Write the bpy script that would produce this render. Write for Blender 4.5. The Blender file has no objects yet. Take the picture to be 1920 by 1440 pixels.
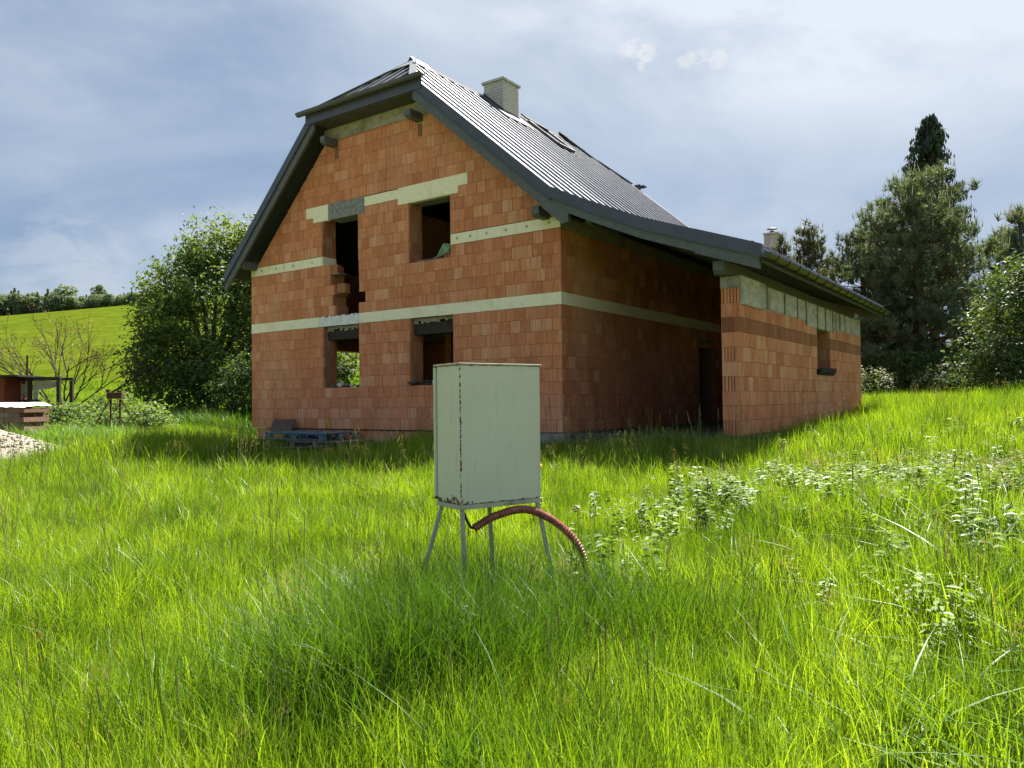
import bpy, math, random
import numpy as np
from mathutils import Vector, Matrix

random.seed(7)
RNG = np.random.default_rng(11)
S = bpy.context.scene
COL = S.collection
R = math.radians

# ------------------------------------------------------------------ camera
cam_d = bpy.data.cameras.new('camera')
cam = bpy.data.objects.new('camera', cam_d)
COL.objects.link(cam)
S.camera = cam
cam_d.sensor_width = 36.0
cam_d.lens = 36.0 * 1442.0 / 1920.0
cam_d.clip_start = 0.05
cam_d.clip_end = 3000
EYE = 1.6
PITCH, ROLL = R(1.245), R(-0.67)
_f = Vector((0, math.cos(PITCH), math.sin(PITCH)))
_r = Vector((1, 0, 0))
_u = _r.cross(_f)
_r2 = math.cos(ROLL) * _r + math.sin(ROLL) * _u
_u2 = -math.sin(ROLL) * _r + math.cos(ROLL) * _u
m = Matrix.Identity(4)
for i in range(3):
    m[i][0], m[i][1], m[i][2] = _r2[i], _u2[i], -_f[i]
m[2][3] = EYE
cam.matrix_world = m

# ------------------------------------------------------------------ sun, sky, exposure
SUN_AZ, SUN_EL = R(32), R(59)          # azimuth clockwise from the view direction
sun_dir = Vector((math.cos(SUN_EL) * math.sin(SUN_AZ), math.cos(SUN_EL) * math.cos(SUN_AZ), math.sin(SUN_EL)))
sd = bpy.data.lights.new('sun', 'SUN')
sd.energy = 4.6
sd.angle = R(0.6)
sd.color = (1.0, 0.95, 0.86)
sun = bpy.data.objects.new('sun', sd)
sun.rotation_euler = sun_dir.to_track_quat('Z', 'Y').to_euler()
sun.location = (20, 20, 40)
COL.objects.link(sun)

W = bpy.data.worlds.new('World')
S.world = W
W.use_nodes = True
nt = W.node_tree
nt.nodes.clear()


def N(t, kind, **kw):
    n = t.nodes.new(kind)
    for k, v in kw.items():
        if k.startswith('i_'):
            k = k[2:]
            key = int(k) if k.isdigit() else k.replace('_', ' ')
            n.inputs[key].default_value = v
        else:
            setattr(n, k, v)
    return n


def L(t, a, b):
    t.links.new(a, b)


out = N(nt, 'ShaderNodeOutputWorld')
bg = N(nt, 'ShaderNodeBackground', i_Strength=0.05)
L(nt, bg.outputs[0], out.inputs[0])
sky = N(nt, 'ShaderNodeTexSky', sky_type='NISHITA', sun_disc=False, sun_elevation=SUN_EL, sun_rotation=SUN_AZ)
sky.air_density, sky.dust_density, sky.ozone_density, sky.altitude = 1.0, 1.5, 1.5, 300
tc = N(nt, 'ShaderNodeTexCoord')


def wmath(op, a, b=None, c=None):
    n = N(nt, 'ShaderNodeMath', operation=op)
    for i, v in enumerate((a, b, c)):
        if v is None:
            continue
        if isinstance(v, (int, float)):
            n.inputs[i].default_value = v
        else:
            L(nt, v, n.inputs[i])
    return n.outputs[0]


def wdot(vec):
    d = N(nt, 'ShaderNodeVectorMath', operation='DOT_PRODUCT')
    L(nt, tc.outputs['Generated'], d.inputs[0])
    d.inputs[1].default_value = vec
    return d.outputs['Value']


def wramp(val, a, b):
    n = N(nt, 'ShaderNodeMapRange', interpolation_type='SMOOTHSTEP', clamp=True)
    L(nt, val, n.inputs['Value'])
    n.inputs['From Min'].default_value, n.inputs['From Max'].default_value = a, b
    return n.outputs[0]


def wnoise(scale, detail, rough, stretch, dist=0.0):
    mp = N(nt, 'ShaderNodeMapping')
    mp.inputs['Scale'].default_value = stretch
    L(nt, tc.outputs['Generated'], mp.inputs['Vector'])
    n = N(nt, 'ShaderNodeTexNoise', i_Scale=scale, i_Detail=detail, i_Roughness=rough, i_Distortion=dist)
    L(nt, mp.outputs[0], n.inputs['Vector'])
    return n.outputs['Fac']


veil = wramp(wnoise(1.5, 7, 0.55, (1.0, 1.0, 2.4), 0.5), 0.36, 0.68)
wisp = wramp(wnoise(4.0, 9, 0.58, (1.0, 1.0, 2.6), 0.3), 0.40, 0.72)
glow = wramp(wdot(tuple(sun_dir)), 0.665, 0.89)        # thin cloud shines towards the sun
white = wmath('ADD', wmath('MULTIPLY', veil, 0.36), wmath('MULTIPLY', wisp, 0.2))
white = wmath('MINIMUM', wmath('ADD', white, wmath('MULTIPLY', glow, wmath('ADD', wmath('MULTIPLY', veil, 0.7), 0.5))), 1.0)
mx = N(nt, 'ShaderNodeMix', data_type='RGBA')        # thin blue-grey veil under brighter cloud
mx.inputs['A'].default_value = (1.40, 2.03, 3.0, 1)
mx.inputs['B'].default_value = (4.7, 5.0, 5.35, 1)
L(nt, white, mx.inputs['Factor'])
m1 = N(nt, 'ShaderNodeMix', data_type='RGBA')
m1.inputs['Factor'].default_value = 0.88
L(nt, sky.outputs[0], m1.inputs['A'])
L(nt, mx.outputs['Result'], m1.inputs['B'])
last = m1.outputs['Result']
# two small bright fair-weather puffs and a faint one low on the left
for (px, py, rad, k) in ((1172, 92, 0.0123, 0.50), (1192, 90, 0.0152, 0.61), (1213, 100, 0.0142, 0.58), (1208, 120, 0.0114, 0.58), (1285, 110, 0.0133, 0.50), (1312, 106, 0.0142, 0.54), (1345, 112, 0.0142, 0.61), (130, 505, 0.09, 0.22)):
    d = (_f + _r2 * ((px - 960) / 1442) - _u2 * ((py - 720) / 1442)).normalized()
    near = wramp(wdot(tuple(d)), math.cos(rad), 1.0)
    nz = wnoise(55 if rad < .05 else 13, 8, 0.62, (1.0, 1.0, 2.0), 0.4)
    pm = wmath('MULTIPLY', wramp(wmath('MULTIPLY', wmath('POWER', near, 0.7), wramp(nz, 0.30, 0.66)), 0.10, 0.85), k)
    m2 = N(nt, 'ShaderNodeMix', data_type='RGBA')
    L(nt, pm, m2.inputs['Factor'])
    L(nt, last, m2.inputs['A'])
    m2.inputs['B'].default_value = (4.9, 5.0, 5.2, 1)
    last = m2.outputs['Result']
L(nt, last, bg.inputs['Color'])

S.view_settings.view_transform = 'Standard'
S.view_settings.look = 'None'
S.view_settings.exposure = 1.8
S.view_settings.gamma = 1.0
S.view_settings.use_curve_mapping = False
S.render.engine = 'CYCLES'
S.cycles.max_bounces = 8
S.cycles.diffuse_bounces = 3
S.cycles.glossy_bounces = 3
S.cycles.transmission_bounces = 4
S.cycles.transparent_max_bounces = 4
S.cycles.use_denoising = True
S.cycles.caustics_reflective = False
S.cycles.caustics_refractive = False

# ------------------------------------------------------------------ helpers


def tag(o, label=None, cat=None, group=None, kind=None):
    if label: o['label'] = label
    if cat: o['category'] = cat
    if group: o['group'] = group
    if kind: o['kind'] = kind
    return o


def link(name, data, parent=None, loc=None, rot=None):
    o = bpy.data.objects.new(name, data)
    COL.objects.link(o)
    if parent is not None: o.parent = parent
    if loc is not None: o.location = loc
    if rot is not None: o.rotation_euler = rot
    return o


def thing(name, label, cat, loc=(0, 0, 0), rz=0.0, group=None):
    o = link(name, None, None, loc, (0, 0, rz))
    o.empty_display_size = 0.3
    return tag(o, label, cat, group)


class MB:
    """collects geometry for ONE mesh"""

    def __init__(self):
        self.v, self.f = [], []

    def add(self, vs, fs):
        b = len(self.v)
        self.v.extend([tuple(p) for p in vs])
        self.f.extend([tuple(i + b for i in q) for q in fs])
        return self

    def box(self, x0, x1, y0, y1, z0, z1):
        vs = [(x0, y0, z0), (x1, y0, z0), (x1, y1, z0), (x0, y1, z0), (x0, y0, z1), (x1, y0, z1), (x1, y1, z1), (x0, y1, z1)]
        return self.add(vs, [(0, 3, 2, 1), (4, 5, 6, 7), (0, 1, 5, 4), (1, 2, 6, 5), (2, 3, 7, 6), (3, 0, 4, 7)])

    def extrude(self, poly, d):
        """poly: list of 3-D points (planar), d: extrusion vector"""
        n = len(poly)
        a = [Vector(p) for p in poly]
        d = Vector(d)
        nrm = Vector((0, 0, 0))
        for i in range(n):
            nrm += a[i].cross(a[(i + 1) % n])
        if nrm.dot(d) > 0:
            a.reverse()
        b = [p + d for p in a]
        fs = [tuple(range(n)), tuple(reversed(range(n, 2 * n)))]
        for i in range(n):
            j = (i + 1) % n
            fs.append((j, i, i + n, j + n))
        return self.add(a + b, fs)

    def beam(self, p, q, w, h, up=(0, 0, 1)):
        """square bar from p to q, w across, h along up"""
        p, q, up = Vector(p), Vector(q), Vector(up)
        t = (q - p).normalized()
        s = t.cross(up).normalized()
        u = s.cross(t).normalized()
        a = [p - s * w / 2 - u * h / 2, p + s * w / 2 - u * h / 2, p + s * w / 2 + u * h / 2, p - s * w / 2 + u * h / 2]
        return self.extrude(a, q - p)

    def tube(self, pts, rad, n=8, cap=True):
        pts = [Vector(p) for p in pts]
        if isinstance(rad, (int, float)): rad = [rad] * len(pts)
        rings = []
        prev = None
        for i, p in enumerate(pts):
            t = (pts[min(i + 1, len(pts) - 1)] - pts[max(i - 1, 0)]).normalized()
            if prev is None:
                ref = Vector((0, 0, 1)) if abs(t.z) < 0.9 else Vector((1, 0, 0))
                s = t.cross(ref).normalized()
            else:
                s = (prev - t * prev.dot(t)).normalized()
            prev = s
            u = t.cross(s)
            rings.append([p + (s * math.cos(2 * math.pi * k / n) + u * math.sin(2 * math.pi * k / n)) * rad[i] for k in range(n)])
        b = len(self.v)
        for r_ in rings: self.v.extend([tuple(x) for x in r_])
        for i in range(len(rings) - 1):
            for k in range(n):
                k2 = (k + 1) % n
                self.f.append((b + i * n + k, b + i * n + k2, b + (i + 1) * n + k2, b + (i + 1) * n + k))
        if cap:
            self.f.append(tuple(b + k for k in reversed(range(n))))
            e = b + (len(rings) - 1) * n
            self.f.append(tuple(e + k for k in range(n)))
        return self

    def rock(self, c, r, sx=1, sy=1, sz=1, seed=0):
        rr = random.Random(seed)
        vs = []
        for k in range(14):
            th = math.acos(1 - 2 * (k + .5) / 14)
            ph = k * 2.4
            q = r * rr.uniform(.75, 1.15)
            vs.append(Vector((math.sin(th) * math.cos(ph) * q * sx, math.sin(th) * math.sin(ph) * q * sy, math.cos(th) * q * sz)) + Vector(c))
        import bmesh
        bm = bmesh.new()
        for v in vs: bm.verts.new(v)
        r_ = bmesh.ops.convex_hull(bm, input=bm.verts)
        bm.verts.index_update()
        used = [v for v in bm.verts if v.link_faces]
        ix = {v: i for i, v in enumerate(used)}
        self.add([v.co.copy() for v in used], [tuple(ix[v] for v in f.verts) for f in bm.faces])
        bm.free()
        return self

    def mesh(self, name, mat):
        me = bpy.data.meshes.new(name)
        me.from_pydata(self.v, [], self.f)
        if mat: me.materials.append(mat)
        me.update()
        return me

    def obj(self, name, mat, parent=None, loc=None, rot=None, bevel=0.0, smooth=False):
        me = self.mesh(name, mat)
        if smooth:
            me.shade_smooth()
        o = link(name, me, parent, loc, rot)
        if bevel:
            b = o.modifiers.new('bevel', 'BEVEL')
            b.width = bevel
            b.segments = 2
            b.limit_method = 'ANGLE'
        return o


def mesh_np(name, V, F, mat, smooth=False):
    """V (n,3) float, F (m,k) int, all faces with k corners"""
    me = bpy.data.meshes.new(name)
    V = np.ascontiguousarray(V, dtype=np.float32)
    F = np.ascontiguousarray(F, dtype=np.int32)
    mN, k = F.shape
    me.vertices.add(len(V))
    me.vertices.foreach_set('co', V.ravel())
    me.loops.add(mN * k)
    me.loops.foreach_set('vertex_index', F.ravel())
    me.polygons.add(mN)
    me.polygons.foreach_set('loop_start', np.arange(0, mN * k, k, dtype=np.int32))
    if smooth:
        me.polygons.foreach_set('use_smooth', np.ones(mN, dtype=bool))
    if mat: me.materials.append(mat)
    me.update(calc_edges=True)
    return me


def clip_poly(poly, a, b, c):
    """keep part of 2-D poly with a*x+b*y<=c"""
    o = []
    n = len(poly)
    for i in range(n):
        p, q = poly[i], poly[(i + 1) % n]
        dp, dq = a * p[0] + b * p[1] - c, a * q[0] + b * q[1] - c
        if dp <= 0: o.append(p)
        if (dp < 0 < dq) or (dq < 0 < dp):
            t = dp / (dp - dq)
            o.append((p[0] + t * (q[0] - p[0]), p[1] + t * (q[1] - p[1])))
    return o


def area2(poly):
    return 0.5 * sum(poly[i][0] * poly[(i + 1) % len(poly)][1] - poly[(i + 1) % len(poly)][0] * poly[i][1] for i in range(len(poly)))


# ------------------------------------------------------------------ materials


class Mat:
    def __init__(self, name):
        self.m = bpy.data.materials.new(name)
        self.m.use_nodes = True
        self.t = self.m.node_tree
        self.t.nodes.clear()
        self.out = N(self.t, 'ShaderNodeOutputMaterial')
        self.tc = N(self.t, 'ShaderNodeTexCoord')

    def noise(self, scale, detail=4, rough=0.55, stretch=(1, 1, 1), coord='Object', off=None, dist=0.0):
        mp = N(self.t, 'ShaderNodeMapping')
        mp.inputs['Scale'].default_value = stretch
        if coord == 'World':
            g = N(self.t, 'ShaderNodeNewGeometry')
            L(self.t, g.outputs['Position'], mp.inputs['Vector'])
        else:
            L(self.t, self.tc.outputs[coord], mp.inputs['Vector'])
        v = mp.outputs[0]
        if off is not None:
            a = N(self.t, 'ShaderNodeVectorMath', operation='ADD')
            L(self.t, v, a.inputs[0])
            L(self.t, off, a.inputs[1])
            v = a.outputs[0]
        n = N(self.t, 'ShaderNodeTexNoise', i_Scale=scale, i_Detail=detail, i_Roughness=rough, i_Distortion=dist)
        L(self.t, v, n.inputs['Vector'])
        return n.outputs['Fac']

    def math(self, op, a, b=None, c=None, clamp=False):
        n = N(self.t, 'ShaderNodeMath', operation=op, use_clamp=clamp)
        for i, v in enumerate((a, b, c)):
            if v is None: continue
            if isinstance(v, (int, float)): n.inputs[i].default_value = v
            else: L(self.t, v, n.inputs[i])
        return n.outputs[0]

    def ss(self, v, a, b):
        n = N(self.t, 'ShaderNodeMapRange', interpolation_type='SMOOTHSTEP', clamp=True)
        if a > b:
            n.inputs['From Min'].default_value, n.inputs['From Max'].default_value = b, a
            n.inputs['To Min'].default_value, n.inputs['To Max'].default_value = 1, 0
        else:
            n.inputs['From Min'].default_value, n.inputs['From Max'].default_value = a, b
        L(self.t, v, n.inputs['Value'])
        return n.outputs[0]

    def ramp(self, v, stops):
        n = N(self.t, 'ShaderNodeValToRGB')
        e = n.color_ramp.elements
        while len(e) < len(stops): e.new(0.5)
        for i, (p, c) in enumerate(stops):
            e[i].position = p
            e[i].color = (*c, 1)
        L(self.t, v, n.inputs['Fac'])
        return n.outputs['Color']

    def mix(self, fac, a, b, mode='MIX'):
        n = N(self.t, 'ShaderNodeMix', data_type='RGBA', blend_type=mode)
        for key, v in (('Factor', fac), ('A', a), ('B', b)):
            if isinstance(v, (int, float)): n.inputs[key].default_value = v
            elif isinstance(v, tuple): n.inputs[key].default_value = (*v, 1)
            else: L(self.t, v, n.inputs[key])
        return n.outputs['Result']

    def xyz(self, coord='Object'):
        s = N(self.t, 'ShaderNodeSeparateXYZ')
        L(self.t, self.tc.outputs[coord], s.inputs[0])
        return s.outputs

    def finish(self, color, rough=0.7, metal=0.0, bump=None, bump_d=0.01, spec=0.5, coat=0.0):
        p = N(self.t, 'ShaderNodeBsdfPrincipled')
        if isinstance(color, tuple): p.inputs['Base Color'].default_value = (*color, 1)
        else: L(self.t, color, p.inputs['Base Color'])
        if isinstance(rough, (int, float)): p.inputs['Roughness'].default_value = rough
        else: L(self.t, rough, p.inputs['Roughness'])
        if isinstance(metal, (int, float)): p.inputs['Metallic'].default_value = metal
        else: L(self.t, metal, p.inputs['Metallic'])
        p.inputs['Specular IOR Level'].default_value = spec
        p.inputs['Coat Weight'].default_value = coat
        if bump is not None:
            b = N(self.t, 'ShaderNodeBump', i_Strength=0.6, i_Distance=bump_d)
            L(self.t, bump, b.inputs['Height'])
            L(self.t, b.outputs[0], p.inputs['Normal'])
        L(self.t, p.outputs[0], self.out.inputs[0])
        return self.m

    def leaf(self, color, trans, rough=0.45, spec=0.4, tcol=None):
        p = N(self.t, 'ShaderNodeBsdfPrincipled')
        p.inputs['Roughness'].default_value = rough
        p.inputs['Specular IOR Level'].default_value = spec
        tr = N(self.t, 'ShaderNodeBsdfTranslucent')
        L(self.t, color, p.inputs['Base Color'])
        L(self.t, tcol if tcol is not None else color, tr.inputs['Color'])
        mx_ = N(self.t, 'ShaderNodeMixShader', i_0=trans)
        L(self.t, p.outputs[0], mx_.inputs[1])
        L(self.t, tr.outputs[0], mx_.inputs[2])
        L(self.t, mx_.outputs[0], self.out.inputs[0])
        return self.m

    def rand(self):
        """one random number per piece: object random + island random"""
        oi = N(self.t, 'ShaderNodeObjectInfo')
        g = N(self.t, 'ShaderNodeNewGeometry')
        return self.math('FRACT', self.math('ADD', oi.outputs['Random'], g.outputs['Random Per Island']))


def mat_brick(name, tint=(1, 1, 1), stripe=1.0):
    k = Mat(name)
    r = k.rand()
    cx = N(k.t, 'ShaderNodeCombineXYZ')
    L(k.t, k.math('MULTIPLY', r, 37.0), cx.inputs[0])
    L(k.t, k.math('MULTIPLY', r, 61.0), cx.inputs[1])
    L(k.t, k.math('MULTIPLY', r, 17.0), cx.inputs[2])
    t = tint
    def C(a): return tuple(a[i] * t[i] for i in range(3))
    base = k.ramp(r, [(0.0, C((0.325, 0.135, 0.07))), (0.25, C((0.37, 0.16, 0.084))), (0.55, C((0.395, 0.178, 0.096))),
                      (0.80, C((0.415, 0.202, 0.116))), (0.92, C((0.45, 0.265, 0.17))), (1.0, C((0.30, 0.125, 0.068)))])
    fine = k.noise(1.0, 3, 0.6, (48, 48, 1.6), 'Object', cx.outputs[0])
    blot = k.noise(7.0, 5, 0.6, (1, 1, 0.6), 'Object', cx.outputs[0])
    wide = k.noise(0.55, 5, 0.6, (1, 1, 0.8), 'World')
    c = k.mix(k.math('MULTIPLY', k.ss(fine, 0.38, 0.68), 0.55 * stripe), base, C((0.20, 0.075, 0.038)))
    c = k.mix(k.math('MULTIPLY', k.ss(blot, 0.5, 0.75), 0.45), c, C((0.47, 0.25, 0.16)))
    c = k.mix(k.math('MULTIPLY', k.ss(blot, 0.44, 0.28), 0.3), c, C((0.22, 0.10, 0.062)))
    c = k.mix(k.math('MULTIPLY', k.ss(wide, 0.48, 0.72), 0.5), c, C((0.42, 0.26, 0.17)))
    damp = k.noise(0.9, 6, 0.65, (1.6, 1.6, 0.35), 'World')
    c = k.mix(k.math('MULTIPLY', k.ss(damp, 0.56, 0.72), 0.4), c, C((0.22, 0.115, 0.072)))
    grit = k.noise(220, 2, 0.5)
    h = k.math('ADD', k.math('MULTIPLY', fine, 1.0), k.math('MULTIPLY', grit, 0.25))
    return k.finish(c, 0.9, 0, h, 0.012, 0.2)


def mat_noise(name, a, b, scale=6, rough=0.85, bump=0.004, stretch=(1, 1, 1), extra=None, metal=0.0, spec=0.3, lo=0.3, hi=0.7):
    k = Mat(name)
    n = k.noise(scale, 6, 0.62, stretch)
    c = k.mix(k.ss(n, lo, hi), a, b)
    if extra:
        n2 = k.noise(scale * 0.31, 5, 0.6, (1, 1, 1))
        c = k.mix(k.math('MULTIPLY', k.ss(n2, 0.5, 0.68), 0.7), c, extra)
    return k.finish(c, rough, metal, n if bump else None, bump or 0.01, spec)


M = {}
M['brick'] = mat_brick('fired_clay', (1.66, 1.46, 1.36))
M['brick_dark'] = mat_brick('fired_clay_raw', (0.95, 0.80, 0.72))
M['clay_end'] = mat_brick('fired_clay_end', (1.2, 1.12, 1.08), 0.5)
M['joint'] = mat_noise('joint_mortar', (0.17, 0.085, 0.05), (0.24, 0.13, 0.085), 12)
M['xps'] = mat_noise('insulation_board', (0.84, 0.77, 0.56), (0.90, 0.84, 0.66), 9, 0.8, 0.002, extra=(0.74, 0.66, 0.44))
M['concrete'] = mat_noise('concrete', (0.26, 0.235, 0.20), (0.40, 0.37, 0.32), 7, 0.9, 0.006, extra=(0.16, 0.145, 0.12))
M['concrete_dark'] = mat_noise('concrete_lintel', (0.15, 0.15, 0.155), (0.30, 0.30, 0.30), 11, 0.9, 0.006)
M['board_face'] = mat_noise('formed_concrete', (0.36, 0.335, 0.28), (0.54, 0.505, 0.44), 5, 0.9, 0.006, (1, 1, 2.2), extra=(0.2, 0.18, 0.12))
M['paint_wood'] = mat_noise('grey_green_paint', (0.085, 0.092, 0.10), (0.115, 0.122, 0.13), 8, 0.55, 0.001, spec=0.4)
M['paint_wood_dark'] = mat_noise('grey_green_paint_dark', (0.055, 0.058, 0.06), (0.08, 0.082, 0.085), 8, 0.6, 0.001)  # darker mix of the grey-green paint
M['raw_board'] = mat_noise('pine_boards', (0.40, 0.24, 0.09), (0.52, 0.33, 0.14), 3, 0.7, 0.002, (2, 30, 30))
M['metal'] = mat_noise('anthracite_sheet', (0.055, 0.058, 0.085), (0.07, 0.073, 0.102), 3, 0.38, 0.0, spec=0.5)
k = Mat('standing_seam_sheet')
n_ = k.noise(1.6, 4, 0.6)
M['seam'] = k.finish(k.mix(n_, (0.23, 0.24, 0.262), (0.29, 0.30, 0.32)), k.math('ADD', k.math('MULTIPLY', n_, 0.12), 0.30), 0.9, None, 0.012, 0.6)
M['gal'] = mat_noise('bare_zinc', (0.55, 0.58, 0.62), (0.7, 0.72, 0.75), 5, 0.3, 0.0, metal=0.85)
M['felt'] = mat_noise('bitumen_felt', (0.012, 0.013, 0.014), (0.03, 0.03, 0.03), 15, 0.8, 0.004)
M['gutter'] = mat_noise('gutter_sheet', (0.055, 0.06, 0.052), (0.10, 0.10, 0.08), 4, 0.35, 0.0, metal=0.6)
M['chim'] = mat_noise('grey_clinker', (0.52, 0.49, 0.45), (0.64, 0.60, 0.56), 6, 0.85, 0.003)
M['chim_joint'] = mat_noise('chimney_mortar', (0.2, 0.19, 0.18), (0.26, 0.245, 0.23), 12)
M['cap'] = mat_noise('chimney_cap_concrete', (0.46, 0.46, 0.46), (0.56, 0.56, 0.56), 9, 0.8, 0.003)
M['glass'] = Mat('roof_window_glass').finish((0.03, 0.035, 0.04), 0.05, 0, None, 0.01, 0.8)
M['wood_grey'] = mat_noise('weathered_wood', (0.10, 0.085, 0.065), (0.24, 0.215, 0.175), 2.5, 0.85, 0.004, (1.5, 26, 26))
M['wood_dark'] = mat_noise('dark_old_wood', (0.022, 0.017, 0.014), (0.06, 0.048, 0.04), 4, 0.85, 0.004, (2, 18, 18))
M['wood_blue'] = mat_noise('blue_paint_worn', (0.03, 0.12, 0.22), (0.07, 0.2, 0.31), 5, 0.7, 0.003, (2, 12, 12), extra=(0.12, 0.17, 0.2))
M['brown_sheet'] = mat_noise('brown_sheet', (0.07, 0.04, 0.03), (0.10, 0.06, 0.045), 7, 0.6, 0.002)
M['rust'] = mat_noise('rusty_iron', (0.045, 0.022, 0.015), (0.11, 0.05, 0.03), 14, 0.85, 0.004)
M['red_wood'] = mat_noise('red_brown_boards', (0.15, 0.035, 0.02), (0.23, 0.06, 0.035), 4, 0.75, 0.003, (10, 10, 1.2))
M['stack_brick'] = mat_brick('weathered_brick', (0.62, 0.85, 1.15))
M['foil'] = mat_noise('white_sheeting', (0.62, 0.62, 0.62), (0.8, 0.8, 0.8), 5, 0.5, 0.01)
M['gravel'] = mat_noise('pale_gravel', (0.2, 0.18, 0.135), (0.36, 0.325, 0.26), 35, 0.95, 0.02)
M['stone'] = mat_noise('pale_stone', (0.32, 0.30, 0.26), (0.55, 0.53, 0.48), 8, 0.9, 0.005)
M['slate'] = mat_noise('dark_rubble', (0.05, 0.045, 0.04), (0.13, 0.12, 0.105), 12, 0.9, 0.004)
M['bag'] = mat_noise('green_plastic', (0.05, 0.16, 0.06), (0.25, 0.38, 0.25), 14, 0.4, 0.004)
M['black'] = Mat('black_rubber').finish((0.012, 0.012, 0.013), 0.5)
M['yellow'] = Mat('yellow_plastic').finish((0.75, 0.45, 0.05), 0.4)
M['white_wall'] = mat_noise('white_render', (0.5, 0.49, 0.46), (0.6, 0.59, 0.55), 4, 0.9, 0.002)
M['tile'] = mat_noise('old_roof_tile', (0.10, 0.05, 0.04), (0.17, 0.08, 0.06), 6, 0.8, 0.003)
M['white_brick'] = mat_noise('white_brick', (0.42, 0.40, 0.38), (0.56, 0.54, 0.51), 6, 0.85, 0.003)
M['bark'] = mat_noise('bark', (0.045, 0.035, 0.026), (0.11, 0.09, 0.07), 6, 0.95, 0.02, (3, 3, 0.7))
M['bark_pine'] = mat_noise('pine_bark', (0.07, 0.042, 0.028), (0.16, 0.09, 0.055), 5, 0.95, 0.02, (3, 3, 0.8))
M['plank'] = mat_noise('pale_plank', (0.36, 0.32, 0.24), (0.52, 0.48, 0.38), 3, 0.8, 0.003, (1.5, 20, 20))


def mat_cabinet():
    k = Mat('pale_green_enamel')
    x, y, z = k.xyz()
    n1 = k.noise(38, 6, 0.7)
    n2 = k.noise(9, 5, 0.65)
    n3 = k.noise(2.2, 4, 0.55)
    base = k.mix(k.ss(n3, 0.3, 0.7), (0.575, 0.57, 0.475), (0.625, 0.615, 0.52))
    base = k.mix(k.math('MULTIPLY', k.ss(k.noise(30, 4, 0.7, (1, 1, 0.08)), 0.52, 0.72), 0.3), base, (0.36, 0.35, 0.26))
    zb = k.math('MULTIPLY', k.ss(z, 0.03, 0.0), 0.9)                                         # lower edge
    zt = k.ss(z, 0.875, 0.90)                                        # upper edge
    ex = k.math('MULTIPLY', k.ss(x, 0.026, 0.0), k.ss(y, 0.026, 0.0))  # the corner towards the field
    low = k.math('MULTIPLY', k.ss(x, 0.26, 0.0), k.ss(z, 0.13, 0.0))
    edge = k.math('MAXIMUM', k.math('MAXIMUM', zb, k.math('MULTIPLY', zt, 0.85)), k.math('MAXIMUM', ex, k.math('MULTIPLY', low, 0.95)))
    v = k.math('ADD', k.math('MULTIPLY', edge, 0.30), k.math('ADD', k.math('MULTIPLY', n1, 0.5), k.math('MULTIPLY', n2, 0.35)))
    rust = k.ss(v, 0.66, 0.71)
    spots = k.ss(k.noise(48, 3, 0.75), 0.695, 0.735)
    rust = k.math('MAXIMUM', rust, k.math('MULTIPLY', spots, 0.85))
    c = k.mix(rust, base, k.mix(n1, (0.055, 0.022, 0.012), (0.16, 0.065, 0.03)))
    return k.finish(c, k.math('ADD', k.math('MULTIPLY', rust, 0.4), 0.42), 0, k.math('ADD', k.math('MULTIPLY', rust, -0.6), k.math('MULTIPLY', n3, 0.4)), 0.002, 0.35)


M['cabinet'] = mat_cabinet()
M['frame_paint'] = mat_noise('grey_green_iron', (0.38, 0.38, 0.31), (0.46, 0.45, 0.37), 12, 0.6, 0.002, extra=(0.15, 0.10, 0.06))
k = Mat('red_conduit')
n_ = k.noise(30, 4, 0.6)
M['conduit'] = k.finish(k.mix(k.ss(n_, 0.4, 0.7), (0.22, 0.05, 0.042), (0.33, 0.12, 0.10)), 0.42, 0, None, 0.01, 0.5)


def mat_leaf(name, dark, mid, light, trans=0.35, tmul=1.0, rough=0.45, spec=0.35, patch=0.8):
    k = Mat(name)
    r = k.rand()
    w = k.noise(patch, 3, 0.5, (1, 1, 1), 'World')
    v = k.math('ADD', k.math('MULTIPLY', r, 0.5), k.math('MULTIPLY', k.ss(w, 0.34, 0.66), 0.5))
    c = k.ramp(v, [(0.0, dark), (0.5, mid), (1.0, light)])
    t_ = k.mix(1.0, c, (1.40 * tmul, 1.35 * tmul, 0.45 * tmul), 'MULTIPLY')
    return k.leaf(c, trans, rough, spec, t_)


M['grass'] = mat_leaf('grass_blades', (0.042, 0.098, 0.008), (0.142, 0.238, 0.014), (0.30, 0.40, 0.034), 0.5, 1.15, 0.40, 0.38, 1.3)
M['grass_shaded'] = mat_leaf('tussock_blades_shaded', (0.035, 0.09, 0.009), (0.065, 0.14, 0.011), (0.11, 0.20, 0.016), 0.45, 1.1, 0.42, 0.35)  # blade colour darkened to stand for the cabinet's shadow
M['grass_blue'] = mat_leaf('broad_blades', (0.06, 0.135, 0.02), (0.10, 0.20, 0.03), (0.16, 0.27, 0.045), 0.45, 1.25, 0.42, 0.35)
M['straw'] = mat_leaf('seed_heads', (0.13, 0.11, 0.05), (0.24, 0.21, 0.10), (0.36, 0.31, 0.18), 0.3, 0.9, 0.7, 0.2)
M['weed'] = mat_leaf('weed_leaves_pale_glint', (0.075, 0.14, 0.03), (0.13, 0.21, 0.045), (0.22, 0.30, 0.09), 0.42, 1.1, 0.45, 0.35)  # leaf colour paled to stand in for glints
M['walnut'] = mat_leaf('walnut_leaves', (0.06, 0.10, 0.032), (0.10, 0.15, 0.045), (0.18, 0.225, 0.07), 0.42, 1.2, 0.5, 0.3, 0.5)
M['bushleaf'] = mat_leaf('bush_leaves', (0.09, 0.15, 0.045), (0.14, 0.21, 0.07), (0.20, 0.27, 0.11), 0.4, 1.0, 0.55, 0.2, 0.7)
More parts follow.
